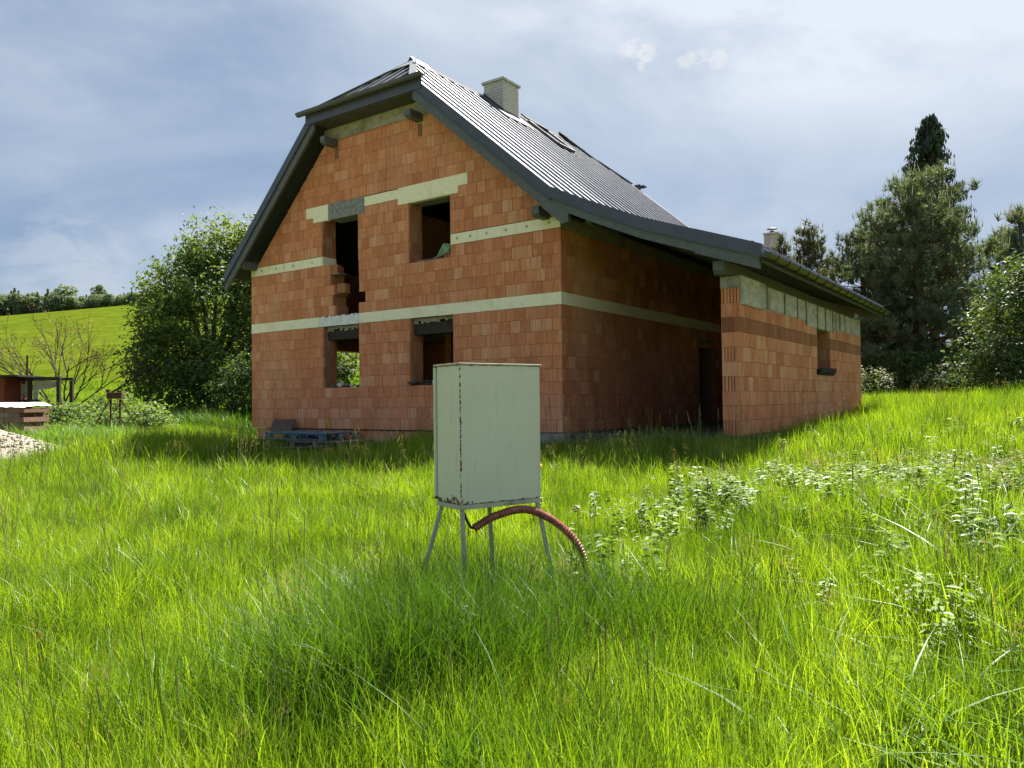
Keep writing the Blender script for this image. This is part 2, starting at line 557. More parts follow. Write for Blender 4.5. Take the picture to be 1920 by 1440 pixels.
M['elder'] = mat_leaf('elder_leaves', (0.035, 0.065, 0.02), (0.06, 0.10, 0.032), (0.13, 0.17, 0.075), 0.32, 1.0, 0.5, 0.22, 0.7)
M['flower'] = mat_leaf('cream_blossom_lit_leaf', (0.17, 0.18, 0.10), (0.25, 0.25, 0.15), (0.33, 0.32, 0.21), 0.25, 0.6, 0.7, 0.2)  # also colours the elder's sunlit leaf clumps
M['hedge'] = mat_leaf('hedge_leaves', (0.035, 0.065, 0.02), (0.055, 0.095, 0.03), (0.10, 0.14, 0.05), 0.25, 1.0, 0.5, 0.2, 0.9)
M['pine'] = mat_leaf('pine_needles', (0.06, 0.09, 0.068), (0.10, 0.14, 0.10), (0.15, 0.19, 0.13), 0.33, 0.9, 0.55, 0.2, 0.6)
M['pine_warm'] = mat_leaf('pine_needles_warm', (0.045, 0.06, 0.03), (0.075, 0.095, 0.045), (0.12, 0.135, 0.06), 0.22, 0.9, 0.5, 0.35, 0.6)
M['candle'] = mat_leaf('pine_candles', (0.10, 0.10, 0.055), (0.15, 0.145, 0.08), (0.2, 0.19, 0.115), 0.25, 0.9, 0.7, 0.2)
M['cypress'] = mat_leaf('cypress_sprays', (0.02, 0.036, 0.024), (0.034, 0.056, 0.036), (0.06, 0.085, 0.052), 0.12, 0.9, 0.5, 0.3, 0.5)
M['forest'] = mat_leaf('forest_leaves_hazed', (0.13, 0.175, 0.13), (0.17, 0.22, 0.16), (0.22, 0.27, 0.18), 0.42, 0.9, 0.8, 0.1, 0.05)  # leaf colour lightened and greyed in place of distance haze
M['reddish'] = mat_leaf('young_red_leaves', (0.12, 0.07, 0.03), (0.18, 0.12, 0.05), (0.22, 0.2, 0.09), 0.4, 1.0)

# ------------------------------------------------------------------ terrain


def sst(x, a, b):
    t = np.clip((np.asarray(x, float) - a) / (b - a), 0, 1)
    return t * t * (3 - 2 * t)


def gz(x, y):
    x = np.asarray(x, float)
    y = np.asarray(y, float)
    z = 0.022 * np.minimum(y, 15.0) * sst(y, -6, 3)
    z = z + 0.30 * sst(x, -4, 1.5) * sst(y, 8, 15) + 0.20 * sst(-x, 7.5, 9.5) * sst(y, 15, 19)
    z = z + 0.66 * sst(x, 3, 14) * sst(y, 7, 17)                    # rises to the right of the annex
    z = z + 0.20 * sst(x, 1.2, 3.2) * sst(y, 1.5, 4.0) * (1 - sst(y, 6.5, 10))    # weedy bank
    z = z + 0.10 * np.sin(x * 0.9 + 1.3) * np.sin(y * 0.7 + 0.4) * sst(y, 1, 4) * 0.5 * (1 - sst(y, 30, 60))
    left = 1 - sst(x, 5, 60)
    z = z + left * (2.3 * sst(y, 24, 50))
    hill = np.clip(y - 44, 0, 170)
    z = z + left * (0.150 * hill + 0.9 * np.sin(x * 0.03 + 1) * sst(y, 60, 150)) + left * 0.02 * np.clip(y - 214, 0, 300)
    z = z + left * 0.10 * np.clip(x + 145, -40, 60) * sst(y, 90, 210)
    z = z + (1 - left) * 0.5 * sst(y, 30, 80)
    z = z + left * 0.035 * np.clip(-x - 20, 0, 60) * sst(y, 60, 120) * -1.0
    return z


def build_ground():
    radii = np.concatenate([np.linspace(0.0, 12, 40), np.linspace(12.5, 40, 50), np.geomspace(41.5, 2200, 70)])
    nth = 180
    th = np.linspace(0, 2 * np.pi, nth, endpoint=False)
    rr, tt = np.meshgrid(radii[1:], th, indexing='ij')
    X, Y = rr * np.sin(tt), rr * np.cos(tt) + 6.0
    Z = gz(X, Y)
    V = np.concatenate([[[0, 6.0, float(gz(0, 6.0))]], np.stack([X, Y, Z], -1).reshape(-1, 3)])
    nr = len(radii) - 1
    i, j = np.meshgrid(np.arange(nr - 1), np.arange(nth), indexing='ij')
    j2 = (j + 1) % nth
    a = 1 + i * nth + j
    F = np.stack([a, 1 + (i + 1) * nth + j, 1 + (i + 1) * nth + j2, 1 + i * nth + j2], -1).reshape(-1, 4)
    F = F[:, ::-1]
    k = Mat('meadow_ground')
    fine = k.noise(9, 6, 0.65, (1, 1, 1), 'World')
    mid_ = k.noise(0.22, 5, 0.6, (1, 1, 1), 'World')
    mow = k.noise(0.55, 7, 0.75, (1, 0.7, 1), 'World')
    c = k.mix(k.ss(fine, 0.3, 0.7), (0.13, 0.145, 0.04), (0.19, 0.20, 0.07))
    far_ = k.mix(k.ss(mid_, 0.35, 0.65), (0.055, 0.085, 0.006), (0.09, 0.118, 0.008))
    far_ = k.mix(k.math('MULTIPLY', k.ss(mow, 0.42, 0.62), 0.75), far_, (0.045, 0.068, 0.006))
    g = N(k.t, 'ShaderNodeNewGeometry')
    s_ = N(k.t, 'ShaderNodeSeparateXYZ')
    L(k.t, g.outputs['Position'], s_.inputs[0])
    far_ = k.mix(k.math('MULTIPLY', k.ss(k.noise(2.6, 6, 0.8, (1, 0.5, 1), 'World'), 0.48, 0.66), 0.45), far_, (0.135, 0.155, 0.02))
    c = k.mix(k.ss(s_.outputs[1], 32, 48), c, far_)
    mat = k.finish(c, 1.0, 0, fine, 0.08, 0.0)
    me = mesh_np('ground', V, F, mat, True)
    # centre fan
    o = link('ground', me)
    tag(o, kind='structure')
    import bmesh
    bm = bmesh.new()
    bm.from_mesh(me)
    bm.verts.ensure_lookup_table()
    for q in range(nth):
        f_ = bm.faces.new((bm.verts[0], bm.verts[1 + (q + 1) % nth], bm.verts[1 + q]))
        f_.smooth = True
    bmesh.ops.recalc_face_normals(bm, faces=bm.faces)
    bm.to_mesh(me)
    bm.free()
    return o


build_ground()

# ------------------------------------------------------------------ the unfinished house
HX, HY, HZ, HROT = 0.978, 14.92, EYE - 0.633, R(-35.22)
house = thing('unfinished_house', 'unplastered red clay block house with black metal half-hipped roof and carport', 'house', (HX, HY, HZ), HROT)
Hc, Hs = math.cos(HROT), math.sin(HROT)


def h2w(x, y, z=0.0):
    return (HX + x * Hc - y * Hs, HY + x * Hs + y * Hc, HZ + z)


def w2h(x, y):
    dx, dy = x - HX, y - HY
    return (dx * Hc + dy * Hs, -dx * Hs + dy * Hc)


WD = 9.69                   # width of the gable wall
LEN = 9.8
RX, RZ = -5.12, 9.12         # ridge
SR, SL = 0.8618, 1.0055      # slopes right and left
EX, EZ = 0.09, 4.63         # kink towards the carport roof
OV = 0.5                    # overhang at the gable
HIPZ, HIPY = 7.64, 1.45


def zt(x):                  # roof top surface
    return RZ - SR * (x - RX) if x > RX else RZ + SL * (x - RX)


LEAN = [(EX, EZ), (0.9, 4.24), (1.94, 3.78), (2.92, 3.43), (3.81, 3.12), (4.05, 3.03)]
SOFF = 0.50                 # wall stops this far below the roof top

# --- brick courses
pieces = []                 # (area key, wall, mesh-key or polygon, placement)


def brick_mesh(poly, depth=0.10, ch=0.0045):
    """poly in (u,z) counter-clockwise, front at y=0 looking to -y, body behind"""
    n = len(poly)
    cx_ = sum(p[0] for p in poly) / n
    cz_ = sum(p[1] for p in poly) / n
    mb = MB()
    ins = []
    for p in poly:
        dx, dz = cx_ - p[0], cz_ - p[1]
        ins.append((p[0] + math.copysign(min(ch, abs(dx)), dx), p[1] + math.copysign(min(ch, abs(dz)), dz)))
    vs = [(p[0], 0, p[1]) for p in ins] + [(p[0], ch, p[1]) for p in poly] + [(p[0], depth, p[1]) for p in poly]
    fs = [tuple(range(n))]
    for i in range(n):
        j = (i + 1) % n
        fs.append((j, i, n + i, n + j))
        fs.append((n + j, n + i, 2 * n + i, 2 * n + j))
    fs.append(tuple(reversed(range(2 * n, 3 * n))))
    mb.add(vs, fs)
    return mb


def ribbed_mesh(w, h, depth=0.10, ribs=5, gap=0.014, deep=0.02):
    """brick end with upright tongue-and-groove ribs, front at y=0"""
    mb = MB()
    mb.box(0.0015, w - 0.0015, deep, depth, 0.0015, h - 0.0015)
    pw = w / ribs
    for i in range(ribs):
        mb.box(i * pw + gap / 2, (i + 1) * pw - gap / 2, 0.0, deep + 0.001, 0.0015, h - 0.0015)
    return mb


G = 0.002                  # half joint
_cache = {}


def cached(key, fn, mat):
    if key not in _cache:
        _cache[key] = fn().mesh('brick', mat)
    return _cache[key]


def lay(rowz, h, spans, off, unit, wall, clip=None, ends=None):
    """lay one course; spans = list of (u0,u1)"""
    for (u0, u1) in spans:
        u = u0
        first = True
        while u < u1 - 1e-4:
            w = unit * (off if first and off < 1 else 1.0)
            first = False
            if random.random() < 0.07: w *= random.choice((0.6, 1.45, 1.5))
            if u + w > u1 - 0.07: w = u1 - u
            poly = [(u + G, rowz + G), (u + w - G, rowz + G), (u + w - G, rowz + h - G), (u + G, rowz + h - G)]
            cut = False
            if clip:
                for (a, b, c) in clip:
                    q = clip_poly(poly, a, b, c)
                    if q != poly: cut = True
                    poly = q
                    if len(poly) < 3: break
            if len(poly) >= 3 and area2(poly) > 0.0015:
                pieces.append((wall, u, rowz, w, h, poly if cut else None))
            u += w


def sub_spans(full, holes):
    """remove holes [(a,b)] from full (a,b)"""
    res = [full]
    for (a, b) in holes:
        nxt = []
        for (p, q) in res:
            if b <= p or a >= q: nxt.append((p, q)); continue
            if a > p: nxt.append((p, a))
            if b < q: nxt.append((b, q))
        res = nxt
    return res


GAB_CLIP = [(SR, 1.0, RZ - SOFF + SR * RX), (-SL, 1.0, RZ - SOFF - SL * RX), (0, 1, 7.62)]
UL = (-6.89, -5.61)
UR = (-4.0, -2.77)
gable_core = MB()
gable_holes = {}
for r_ in range(31):
    z0 = r_ * 0.25
    holes, bands = [], []
    zc = z0 + 0.125
    if 1.0 <= zc <= 2.5: holes += [(-6.87, -5.6), (-4.0, -2.72)]
    if 2.75 <= zc <= 5.0:
        a, b = UL
        if 2.75 <= zc < 3.0: a, b = -6.45, -5.6
        elif 3.0 <= zc < 3.25: a, b = -6.52, -5.38
        elif 3.25 <= zc < 3.5: a, b = -6.45, -5.58
        elif 3.5 <= zc < 4.0: a, b = -6.60, -5.59
        holes.append((a, b))
    if 3.75 <= zc <= 5.0: holes.append(UR)
    if 2.5 < zc < 2.75: bands.append((-WD, 0))
    if 4.0 < zc < 4.25: bands += [(-WD, UL[0]), (UR[1], 0)]
    if 5.0 < zc < 5.25: holes += [UL, UR]; bands += [(-7.2, -5.39), (-4.31, -2.55)]
    if 5.25 < zc < 5.5: bands += [(-7.46, -2.29)]
    gable_holes[r_] = holes
    spans = sub_spans((-WD, 0.0), holes + bands)
    lay(z0, 0.25, spans, 0.5 if r_ % 2 else 1.0, 0.25, 'gable', GAB_CLIP)
    for (a, b) in sub_spans((-WD + 0.004, -0.004), holes):
        poly = [(a, z0), (b, z0), (b, z0 + 0.25), (a, z0 + 0.25)]
        for cc in GAB_CLIP:
            poly = clip_poly(poly, *cc)
            if len(poly) < 3: break
        if len(poly) >= 3 and area2(poly) > 1e-4:
            gable_core.extrude([(p[0], 0.012, p[1]) for p in poly], (0, 0.428, 0))
    # ribbed brick ends in the reveals, facing the camera's left jambs
    for (a, b) in holes:
        if b - a > 0.5:
            pieces.append(('jamb', a, z0, 0.43, 0.25, None))
            pieces.append(('jambr', b, z0, 0.43, 0.25, None))
# recessed base course under the gable
for (a, b) in ((-7.2, -6.89), (-5.61, -5.39), (-4.31, -4.0), (-2.77, -2.55)):
    lay(5.0, 0.105, [(a, b)], 1.0, 0.25, 'gable')
lay(-0.27, 0.245, [(-WD + 0.10, -0.95)], 1.0, 0.25, 'base')
gable = gable_core.obj('gable_wall', M['joint'], house)

side_core = MB()
for r_ in range(18):
    z0 = r_ * 0.25
    zc = z0 + 0.125
    holes = [(7.05, 8.1)] if zc < 2.1 else []
    bands = [(0, LEN)] if (2.5 < zc < 2.75 or 4.0 < zc < 4.25) else []
    lay(z0, 0.25, sub_spans((0.0, LEN), holes + bands), 0.5 if r_ % 2 == 0 else 1.0, 0.25 if r_ % 3 else 0.37, 'side')
    for (a, b) in sub_spans((0.44, LEN), holes):
        side_core.box(-0.44, -0.012, a, b, z0, z0 + 0.25)
side_core.box(-0.44, -0.012, 0.44, LEN, 4.5, 4.56)
side = side_core.obj('side_wall', M['joint'], house)

AX0, AX1 = 3.18, 3.51
ann_core = MB()
for r_ in range(9):
    z0 = r_ * 0.25
    zc = z0 + 0.125
    holes = [(5.1, 6.36)] if zc > 1.25 else []
    unit = 0.125 if r_ == 7 else 0.25
    lay(z0, 0.25, sub_spans((0.0, LEN), holes), 0.5 if r_ % 2 else 1.0, unit, 'annex7' if r_ == 7 else 'annex')
    for (a, b) in sub_spans((0.012, LEN - 0.01), holes):
        ann_core.box(AX0 + 0.005, AX1 - 0.012, a, b, z0, z0 + 0.25)
    for (a, b) in holes:
        pieces.append(('ajamb', b, z0, 0.31, 0.25, None))
ann_core.box(AX0 + 0.005, AX1 - 0.012, 0.012, LEN - 0.01, -0.35, 0.0)
annex = ann_core.obj('annex_wall', M['joint'], house)
for r_ in range(10):
    pieces.append(('pillar', AX0, r_ * 0.25, AX1 - AX0, 0.25, r_))

# --- place bricks: the 300 largest in view singly, the rest as one joined part
camh = Vector((*w2h(0, 0), 0.633))


def frame_of(wall, u, z):
    """matrix placing a brick whose local front is y=0 facing -y, u along +x"""
    if wall == 'gable': return Matrix.Translation((u, 0, z))
    if wall == 'base': return Matrix.Translation((u, 0.06, z))
    if wall == 'pillar': return Matrix.Translation((u, 0, z))
    rz = Matrix.Rotation(math.pi / 2, 4, 'Z')      # local -y -> +x
    if wall == 'side': return Matrix.Translation((0, u, z)) @ rz
    if wall in ('annex', 'annex7'): return Matrix.Translation((AX1, u, z)) @ rz
    if wall == 'jamb': return Matrix.Translation((u + 0.022, 0.006, z)) @ rz
    if wall == 'jambr': return Matrix.Translation((u - 0.022, 0.436, z)) @ Matrix.Rotation(-math.pi / 2, 4, 'Z')
    if wall == 'ajamb': return Matrix.Translation((AX0 + 0.01, u - 0.022, z))
    raise KeyError(wall)


def seen(P, wall):
    u, z, w, h = P[1], P[2], P[3], P[4]
    mat4 = frame_of(wall, u, z)
    c = mat4 @ Vector((w / 2, 0, h / 2))
    nrm = (mat4.to_3x3() @ Vector((0, -1, 0)))
    d = camh - c
    if d.dot(nrm) <= 0: return 0.0
    a = w * h if P[5] is None or wall == 'pillar' else area2(P[5])
    s_ = a * d.normalized().dot(nrm) / d.length_squared
    if wall == 'gable':           # hidden by the cabinet or the grass
        if -2.4 < u < -0.6 and z < 1.2: s_ *= 0.3
    if wall in ('jambr', 'base'): s_ *= 0.2
    if wall == 'side': s_ *= 0.5
    return s_


pieces.sort(key=lambda p: -seen(p, p[0]))
bulk = {'brick': MB(), 'clay_end': MB(), 'brick_dark': MB()}
WALLOBJ = {'gable': gable, 'base': gable, 'jamb': gable, 'jambr': gable, 'side': side, 'annex': annex, 'annex7': annex, 'ajamb': annex, 'pillar': annex}
GROOVED = {0, 3, 5, 9}
singles = 0
for P in pieces:
    wall, u, z, w, h, extra = P
    M4 = frame_of(wall, u, z)
    mk = 'brick'
    if wall == 'pillar':
        key = ('p', extra in GROOVED, extra == 7)
        if extra in GROOVED: fn = lambda: ribbed_mesh(w, h, 0.1, 6, 0.016, 0.03)
        elif extra == 7: fn = lambda: ribbed_mesh(w, h, 0.1, 13, 0.009, 0.03)
        else: fn = lambda: brick_mesh([(G, G), (w - G, G), (w - G, h - G), (G, h - G)])
        if extra == 7: mk = 'brick_dark'
    elif wall in ('jamb', 'jambr', 'ajamb'):
        odd = (round(z / 0.25) % 2)
        key = ('j', wall == 'ajamb', odd)
        fn = (lambda: ribbed_mesh(w, h, 0.1 if wall != 'ajamb' else 0.06, 5 if odd else 4, 0.016, 0.02))
        mk = 'clay_end'
    elif wall == 'side' and u < 0.01 and round(z / 0.25) % 2 == 0:
        key = ('sj', round(w, 4))
        fn = lambda: ribbed_mesh(w, h, 0.1, 4, 0.012, 0.012)
    elif extra is not None:
        key = None
        fn = lambda: brick_mesh([(p[0] - u, p[1] - z) for p in extra])
    else:
        key = ('b', round(w, 4), round(h, 4), wall == 'annex7')
        fn = lambda: brick_mesh([(G, G), (w - G, G), (w - G, h - G), (G, h - G)])
        if wall == 'annex7': mk = 'brick_dark'
    jit = Vector((0, random.gauss(0, 0.0013), 0))
    if singles < 215 and wall != 'jambr':
        singles += 1
        me = cached(key + (mk,), fn, M[mk]) if key else fn().mesh('brick', M[mk])
        o = link('brick', me, WALLOBJ[wall])
        o.matrix_local = M4 @ Matrix.Translation(jit)
    else:
        mb = fn()
        bulk[mk].add([M4 @ (Vector(v) + jit) for v in mb.v], mb.f)
bw = MB()
mats = []
fm = []
for i, (mk, b_) in enumerate(bulk.items()):
    bw.add(b_.v, b_.f)
    fm += [i] * len(b_.f)
me = bw.mesh('brickwork', None)
for mk in bulk: me.materials.append(M[mk])
me.polygons.foreach_set('material_index', fm)
bo = link('brickwork', me, house)
bo['kind'] = 'stuff'

# --- insulation strips and lintels of the gable
def strip(name, x0, x1, z0, z1, mat, y0=-0.004, y1=0.1, parent=gable, bev=0.003):
    return MB().box(x0, x1, y0, y1, z0, z1).obj(name, mat, parent, bevel=bev)


cuts = [-WD, -9.32, -8.15, -7.0, -5.55, -4.75, -3.15, -1.95, -0.06, 0.004]
for i in range(len(cuts) - 1):
    if i == 3: continue
    strip('insulation_board', cuts[i] + .002, cuts[i + 1] - .002, 2.503 + random.uniform(-.004, .004), 2.748, M['xps'])
# crumbled stretch below the tall opening
mb = MB()
nseg = 22
for i in range(nseg):
    xa = -7.0 + 1.45 * i / nseg
    xb = -7.0 + 1.45 * (i + 1) / nseg
    mb.box(xa - 0.002, xb + 0.002 * (i % 3), -0.006 + random.uniform(0, 0.012), 0.1, 2.503 + random.uniform(0, .006), 2.725 + random.uniform(0, .04))
o = mb.obj('insulation_board', M['foil'], gable)
o['label'] = 'crumbled whitish stretch of insulation board'
for (a, b) in ((-WD, -9.55), (-9.54, -8.35), (-8.34, -UL[0] * -1), (UR[1], -2.05), (-2.05, -1.05), (-1.05, 0.004)):
    bd = strip('insulation_board', a + .002, b - .002, 4.01, 4.235, M['xps'])
    if b - a > 0.5:
        for t_ in (0.25, 0.75):
            cxx = a + (b - a) * t_
            q = MB()
            ring = [(cxx + 0.032 * math.cos(2 * math.pi * i / 12), -0.005, 4.13 + 0.032 * math.sin(2 * math.pi * i / 12)) for i in range(12)]
            q.extrude(ring, (0, -0.006, 0))
            q.obj('plate_anchor', M['board_face'], bd)
mb = MB().box(UL[0] + 0.003, UL[0] + 0.03, 0.01, 0.44, 4.01, 4.235)
mb.obj('insulation_board', M['xps'], gable)
mb = MB().extrude([(-7.46, -0.004, 5.5), (-7.46, -0.004, 5.24), (-7.2, -0.004, 5.24), (-7.2, -0.004, 5.11), (-6.655, -0.004, 5.11), (-6.655, -0.004, 5.5)], (0, 0.1, 0))
mb.obj('insulation_board', M['xps'], gable)
strip('concrete_lintel', -6.65, -5.395, 5.11, 5.5, M['concrete_dark'], 0.004, 0.44)
strip('insulation_board', -5.39, -4.315, 5.255, 5.475, M['xps'])
strip('insulation_board', -4.31, -3.31, 5.105, 5.495, M['xps'], -0.012)
mb = MB().extrude([(-3.306, -0.012, 5.495), (-3.306, -0.012, 5.105), (-2.55, -0.012, 5.105), (-2.55, -0.012, 5.25), (-2.29, -0.012, 5.25), (-2.29, -0.012, 5.495)], (0, 0.1, 0))
mb.obj('insulation_board', M['xps'], gable)
strip('concrete_lintel', -4.0, -2.78, 5.1, 5.45, M['concrete_dark'], 0.1, 0.44)
# shutter boxes in the two lower openings
strip('shutter_lintel', -6.86, -5.61, 2.18, 2.42, M['wood_dark'], 0.14, 0.38)
strip('shutter_lintel', -3.99, -2.73, 2.14, 2.40, M['wood_dark'], 0.14, 0.38)
for (a, b) in ((-6.86, -5.61), (-3.99, -2.73)):
    mb = MB()
    for i in range(16):
        xa, xb = a + (b - a) * i / 16, a + (b - a) * (i + 1) / 16
        mb.box(xa + .0004, xb - .0004, 0.12, 0.139, 2.42 - random.uniform(-.03, .05), 2.5)
    mb.obj('foam_packing', M['concrete'], gable)
# plinth
strip('plinth', -WD + 0.08, -1.0, -0.55, -0.272, M['felt'], 0.05, 0.5, house, 0.006)
strip('plinth', -0.995, 0.0, -0.6, -0.004, M['concrete'], 0.03, 0.5, house, 0.01)
MB().box(-0.5, -0.02, 0.5, LEN, -0.6, -0.004).obj('plinth', M['concrete'], house, bevel=0.01)
strip('slab_edge', -WD + 0.02, -1.0, -0.30, -0.2715, M['concrete'], 0.02, 0.049, house, 0)

# side wall strips
for (a, b) in ((0.0985, 2.4), (2.41, 4.9), (4.91, 7.3), (7.31, LEN)):
    MB().box(-0.1, 0.004, a, b, 2.503, 2.747).obj('insulation_board', M['xps'], side, bevel=0.003)
MB().box(-0.1, 0.003, 0.0, LEN, 4.005, 4.24).obj('ring_beam', M['concrete'], side, bevel=0.004)
MB().box(-0.3, 0.003, 7.0, 8.2, 2.13, 2.25).obj('door_lintel', M['concrete_dark'], side)
MB().box(-0.42, 0.06, 0.02, LEN, 4.26, 4.40).obj('wall_plate', M['paint_wood_dark'], side)

# inside: floors, back and left walls, partitions
inn = MB()
inn.box(-WD + 0.02, -0.45, 0.45, LEN - 0.02, -0.25, -0.02)
inn.box(-WD + 0.02, -0.45, 0.45, LEN - 0.02, 2.52, 2.72)
inn.obj('floor_slab', M['concrete'], house)
MB().box(-0.01, AX1 + 0.25, 0.25, LEN, -0.35, -0.02).obj('carport_slab', M['slate'], house, bevel=0.01)  # concrete slab given a dark colour to dim the carport
lw = MB()
for (y0, y1, z0, z1) in ((0.44, 1.9, 0, 4.45), (1.9, 3.9, 0, 0.75), (1.9, 3.9, 2.15, 4.45), (3.9, LEN, 0, 4.45)):
    lw.box(-WD, -WD + 0.44, y0, y1, z0, z1)
lw.obj('left_wall', M['brick'], house)
bwm = MB()
pl = [(-WD, 0.0), (AX1 - 0.02, 0.0), (AX1 - 0.02, 2.7), (0.0, 4.0), (RX, 8.5), (-WD, 4.35)]
bwm.extrude([(p[0], LEN - 0.44, p[1]) for p in pl], (0, 0.43, 0))
bwm.obj('back_wall', M['brick'], house)
pt = MB()
pt.box(-5.15, -4.95, 2.6, 9.3, 0, 2.5)
pt.box(-9.2, -6.2, 6.0, 6.2, 0, 2.5)
pt.box(-5.2, -5.0, 1.5, 9.3, 2.75, 5.3)
pt.box(-8.7, -1.2, 5.2, 5.4, 2.75, 5.3)
pt.obj('partition_wall', M['brick'], house)

# pillar cap and concrete head of the annex wall, with formwork marks
MB().box(AX0 - 0.004, AX1, -0.003, 0.5, 2.5, 2.70).obj('concrete_cap', M['concrete'], annex, bevel=0.005)
hp = MB()
hp.box(AX0 + 0.01, AX1 - 0.004, 0.5, LEN - 0.01, 2.25, 2.68)
hp.obj('ring_beam', M['board_face'], annex)
def panel(y0, y1, z0, z1, x=AX1, t=0.022, mat='board_face', name='formwork_panel'):
    return MB().box(x - 0.002, x + t, y0, y1, z0, z1).obj(name, M[mat], annex, bevel=0.003)
panel(0.02, 1.30, 2.22, 2.70, t=0.03)
yy = 1.36
for (wd, z0) in ((0.10, 2.27), (0.06, 2.27), (1.05, 2.27), (0.07, 2.26), (0.85, 2.27), (0.06, 2.25), (0.62, 2.27), (0.07, 2.17), (0.12, 2.17), (0.75, 2.17), (0.07, 2.16), (0.66, 2.17), (0.08, 2.16),
                 (0.62, 2.17), (0.08, 2.16), (0.12, 2.25), (0.55, 2.27), (0.06, 2.26), (0.5, 2.27), (0.06, 2.26), (0.55, 2.27)):
    if wd > 0.3:
        zz = z0
        for hb in (0.2, 0.68 - (z0 - 2.0) - 0.2):
            panel(yy + .004, yy + wd - .004, zz + .002, zz + hb - .003, t=0.004 + random.uniform(0, 0.008))
            zz += hb
    else:
        panel(yy + .003, yy + wd - .003, z0, 2.69, t=0.02 if wd < 0.09 else 0.012, mat='wood_grey' if wd < 0.09 else 'board_face', name='formwork_batten')
    yy += wd
# sill pocket of tarred sheet
sb = MB()
sb.extrude([(AX1 - 0.25, 5.02, 1.27), (AX1 + 0.05, 5.02, 1.25), (AX1 + 0.11, 5.02, 1.30), (AX1 + 0.10, 5.02, 1.20), (AX1 + 0.03, 5.02, 1.13), (AX1 - 0.002, 5.02, 1.13), (AX1 - 0.002, 5.02, 1.20)], (0, 1.42, 0))
sb.obj('window_sill', M['felt'], annex, bevel=0.01)
MB().box(AX0, AX1 - 0.013, 5.1, 6.36, 2.16, 2.25).obj('concrete_lintel', M['concrete'], annex)

# --- roof
roof = MB()
# structural deck (boards), right slope, left slope, lean-to, hips, built as thin slabs below the metal
def slab(poly, t):
    n_ = (Vector(poly[1]) - Vector(poly[0])).cross(Vector(poly[2]) - Vector(poly[0])).normalized()
    if n_.z < 0: n_ = -n_
    roof.extrude(poly, -n_ * t)


Y0, Y1 = -OV + 0.02, LEN + 0.3
HY0, HY1 = HIPY, Y1 - 1.5
xr_h = RX + (RZ - HIPZ) / SR
xl_h = RX - (RZ - HIPZ) / SL
xl_e = -10.15
D = 0.05
def dn(x, y, z): return (x, y, z - D)
slab([dn(EX, Y0, EZ), dn(EX, Y1, EZ), dn(xr_h, Y1, HIPZ), dn(RX, HY1, RZ), dn(RX, HY0, RZ), dn(xr_h, Y0, HIPZ)], 0.03)
slab([dn(xl_e, Y1, zt(xl_e)), dn(xl_e, Y0, zt(xl_e)), dn(xl_h, Y0, HIPZ), dn(RX, HY0, RZ), dn(RX, HY1, RZ), dn(xl_h, Y1, HIPZ)], 0.03)
slab([dn(xl_h, Y0, HIPZ), dn(xr_h, Y0, HIPZ), dn(RX, HY0, RZ)], 0.03)
slab([dn(xr_h, Y1, HIPZ), dn(xl_h, Y1, HIPZ), dn(RX, HY1, RZ)], 0.03)
roof_o = roof.obj('roof', M['paint_wood_dark'], house)
roof = MB()
for i in range(len(LEAN) - 1):
    (xa, za), (xb, zb) = LEAN[i], LEAN[i + 1]
    slab([dn(xa, Y0, za), dn(xb, Y0, zb), dn(xb, Y1, zb), dn(xa, Y1, za)], 0.03)


roof.obj('roof_boarding', M['raw_board'], roof_o)
# standing-seam panels
def seam_panels(P0, ey, es, u_range, limit, step=0.415, u0=None, mat=M['seam']):
    """P0 origin, ey unit along the eave, es unit up the slope; limit(u) -> s max polygon clip list (a,b,c)"""
    P0, ey, es = Vector(P0), Vector(ey), Vector(es)
    nrm = ey.cross(es)
    if nrm.z < 0: nrm = -nrm
    u = u_range[0]
    while u < u_range[1] - 0.02:
        v = min(u + step, u_range[1])
        poly = [(u + 0.001, 0.0), (v - 0.001, 0.0), (v - 0.001, 20.0), (u + 0.001, 20.0)]
        for c in limit: poly = clip_poly(poly, *c)
        if len(poly) > 2 and abs(area2(poly)) > 0.003:
            mb = MB()
            dz = random.uniform(0, 0.004)
            mb.extrude([P0 + ey * a + es * b + nrm * dz for (a, b) in poly], nrm * -0.03)
            rib = [(v - 0.060, 0.0), (v - 0.001, 0.0), (v - 0.001, 20.0), (v - 0.060, 20.0)]
            for c in limit: rib = clip_poly(rib, *c)
            if len(rib) > 2:
                mb.extrude([P0 + ey * a + es * b - nrm * 0.02 for (a, b) in rib], nrm * 0.06)
            mb.obj('roof_panel', mat, roof_o)
        u = v


sl = math.hypot(1, SR)
esR = Vector((-1, 0, SR)) / sl
SRT = (EX - RX) * sl                    # slope length right
ship = (EX - xr_h) * sl
# hip boundary in (u,s): from (Y0,ship) to (HY0,SRT): keep below
def below(pa, pb):
    (ax_, as_), (bx_, bs_) = pa, pb
    kx = (bs_ - as_) / (bx_ - ax_)
    return (-kx, 1.0, as_ - kx * ax_)
limR = [(0, 1, SRT), below((Y0, ship), (HY0, SRT)), below((Y1, ship), (HY1, SRT))]
seam_panels((EX, 0, EZ), (0, 1, 0), esR, (Y0 + 0.07, Y1 - 0.07), limR)
sll = math.hypot(1, SL)
esL = Vector((1, 0, SL)) / sll
SLT = (RX - xl_e) * sll
shl = (xl_h - xl_e) * sll
limL = [(0, 1, SLT), below((Y0, shl), (HY0, SLT)), below((Y1, shl), (HY1, SLT))]
seam_panels((xl_e, 0, zt(xl_e)), (0, 1, 0), esL, (Y0 + 0.07, Y1 - 0.07), limL)
hd = Vector((0, HY0 - Y0, RZ - HIPZ))
hl = hd.length
wR, wL = xr_h - RX, RX - xl_h
limH = [below((xr_h, 0), (RX, hl)), below((xl_h, 0), (RX, hl))]
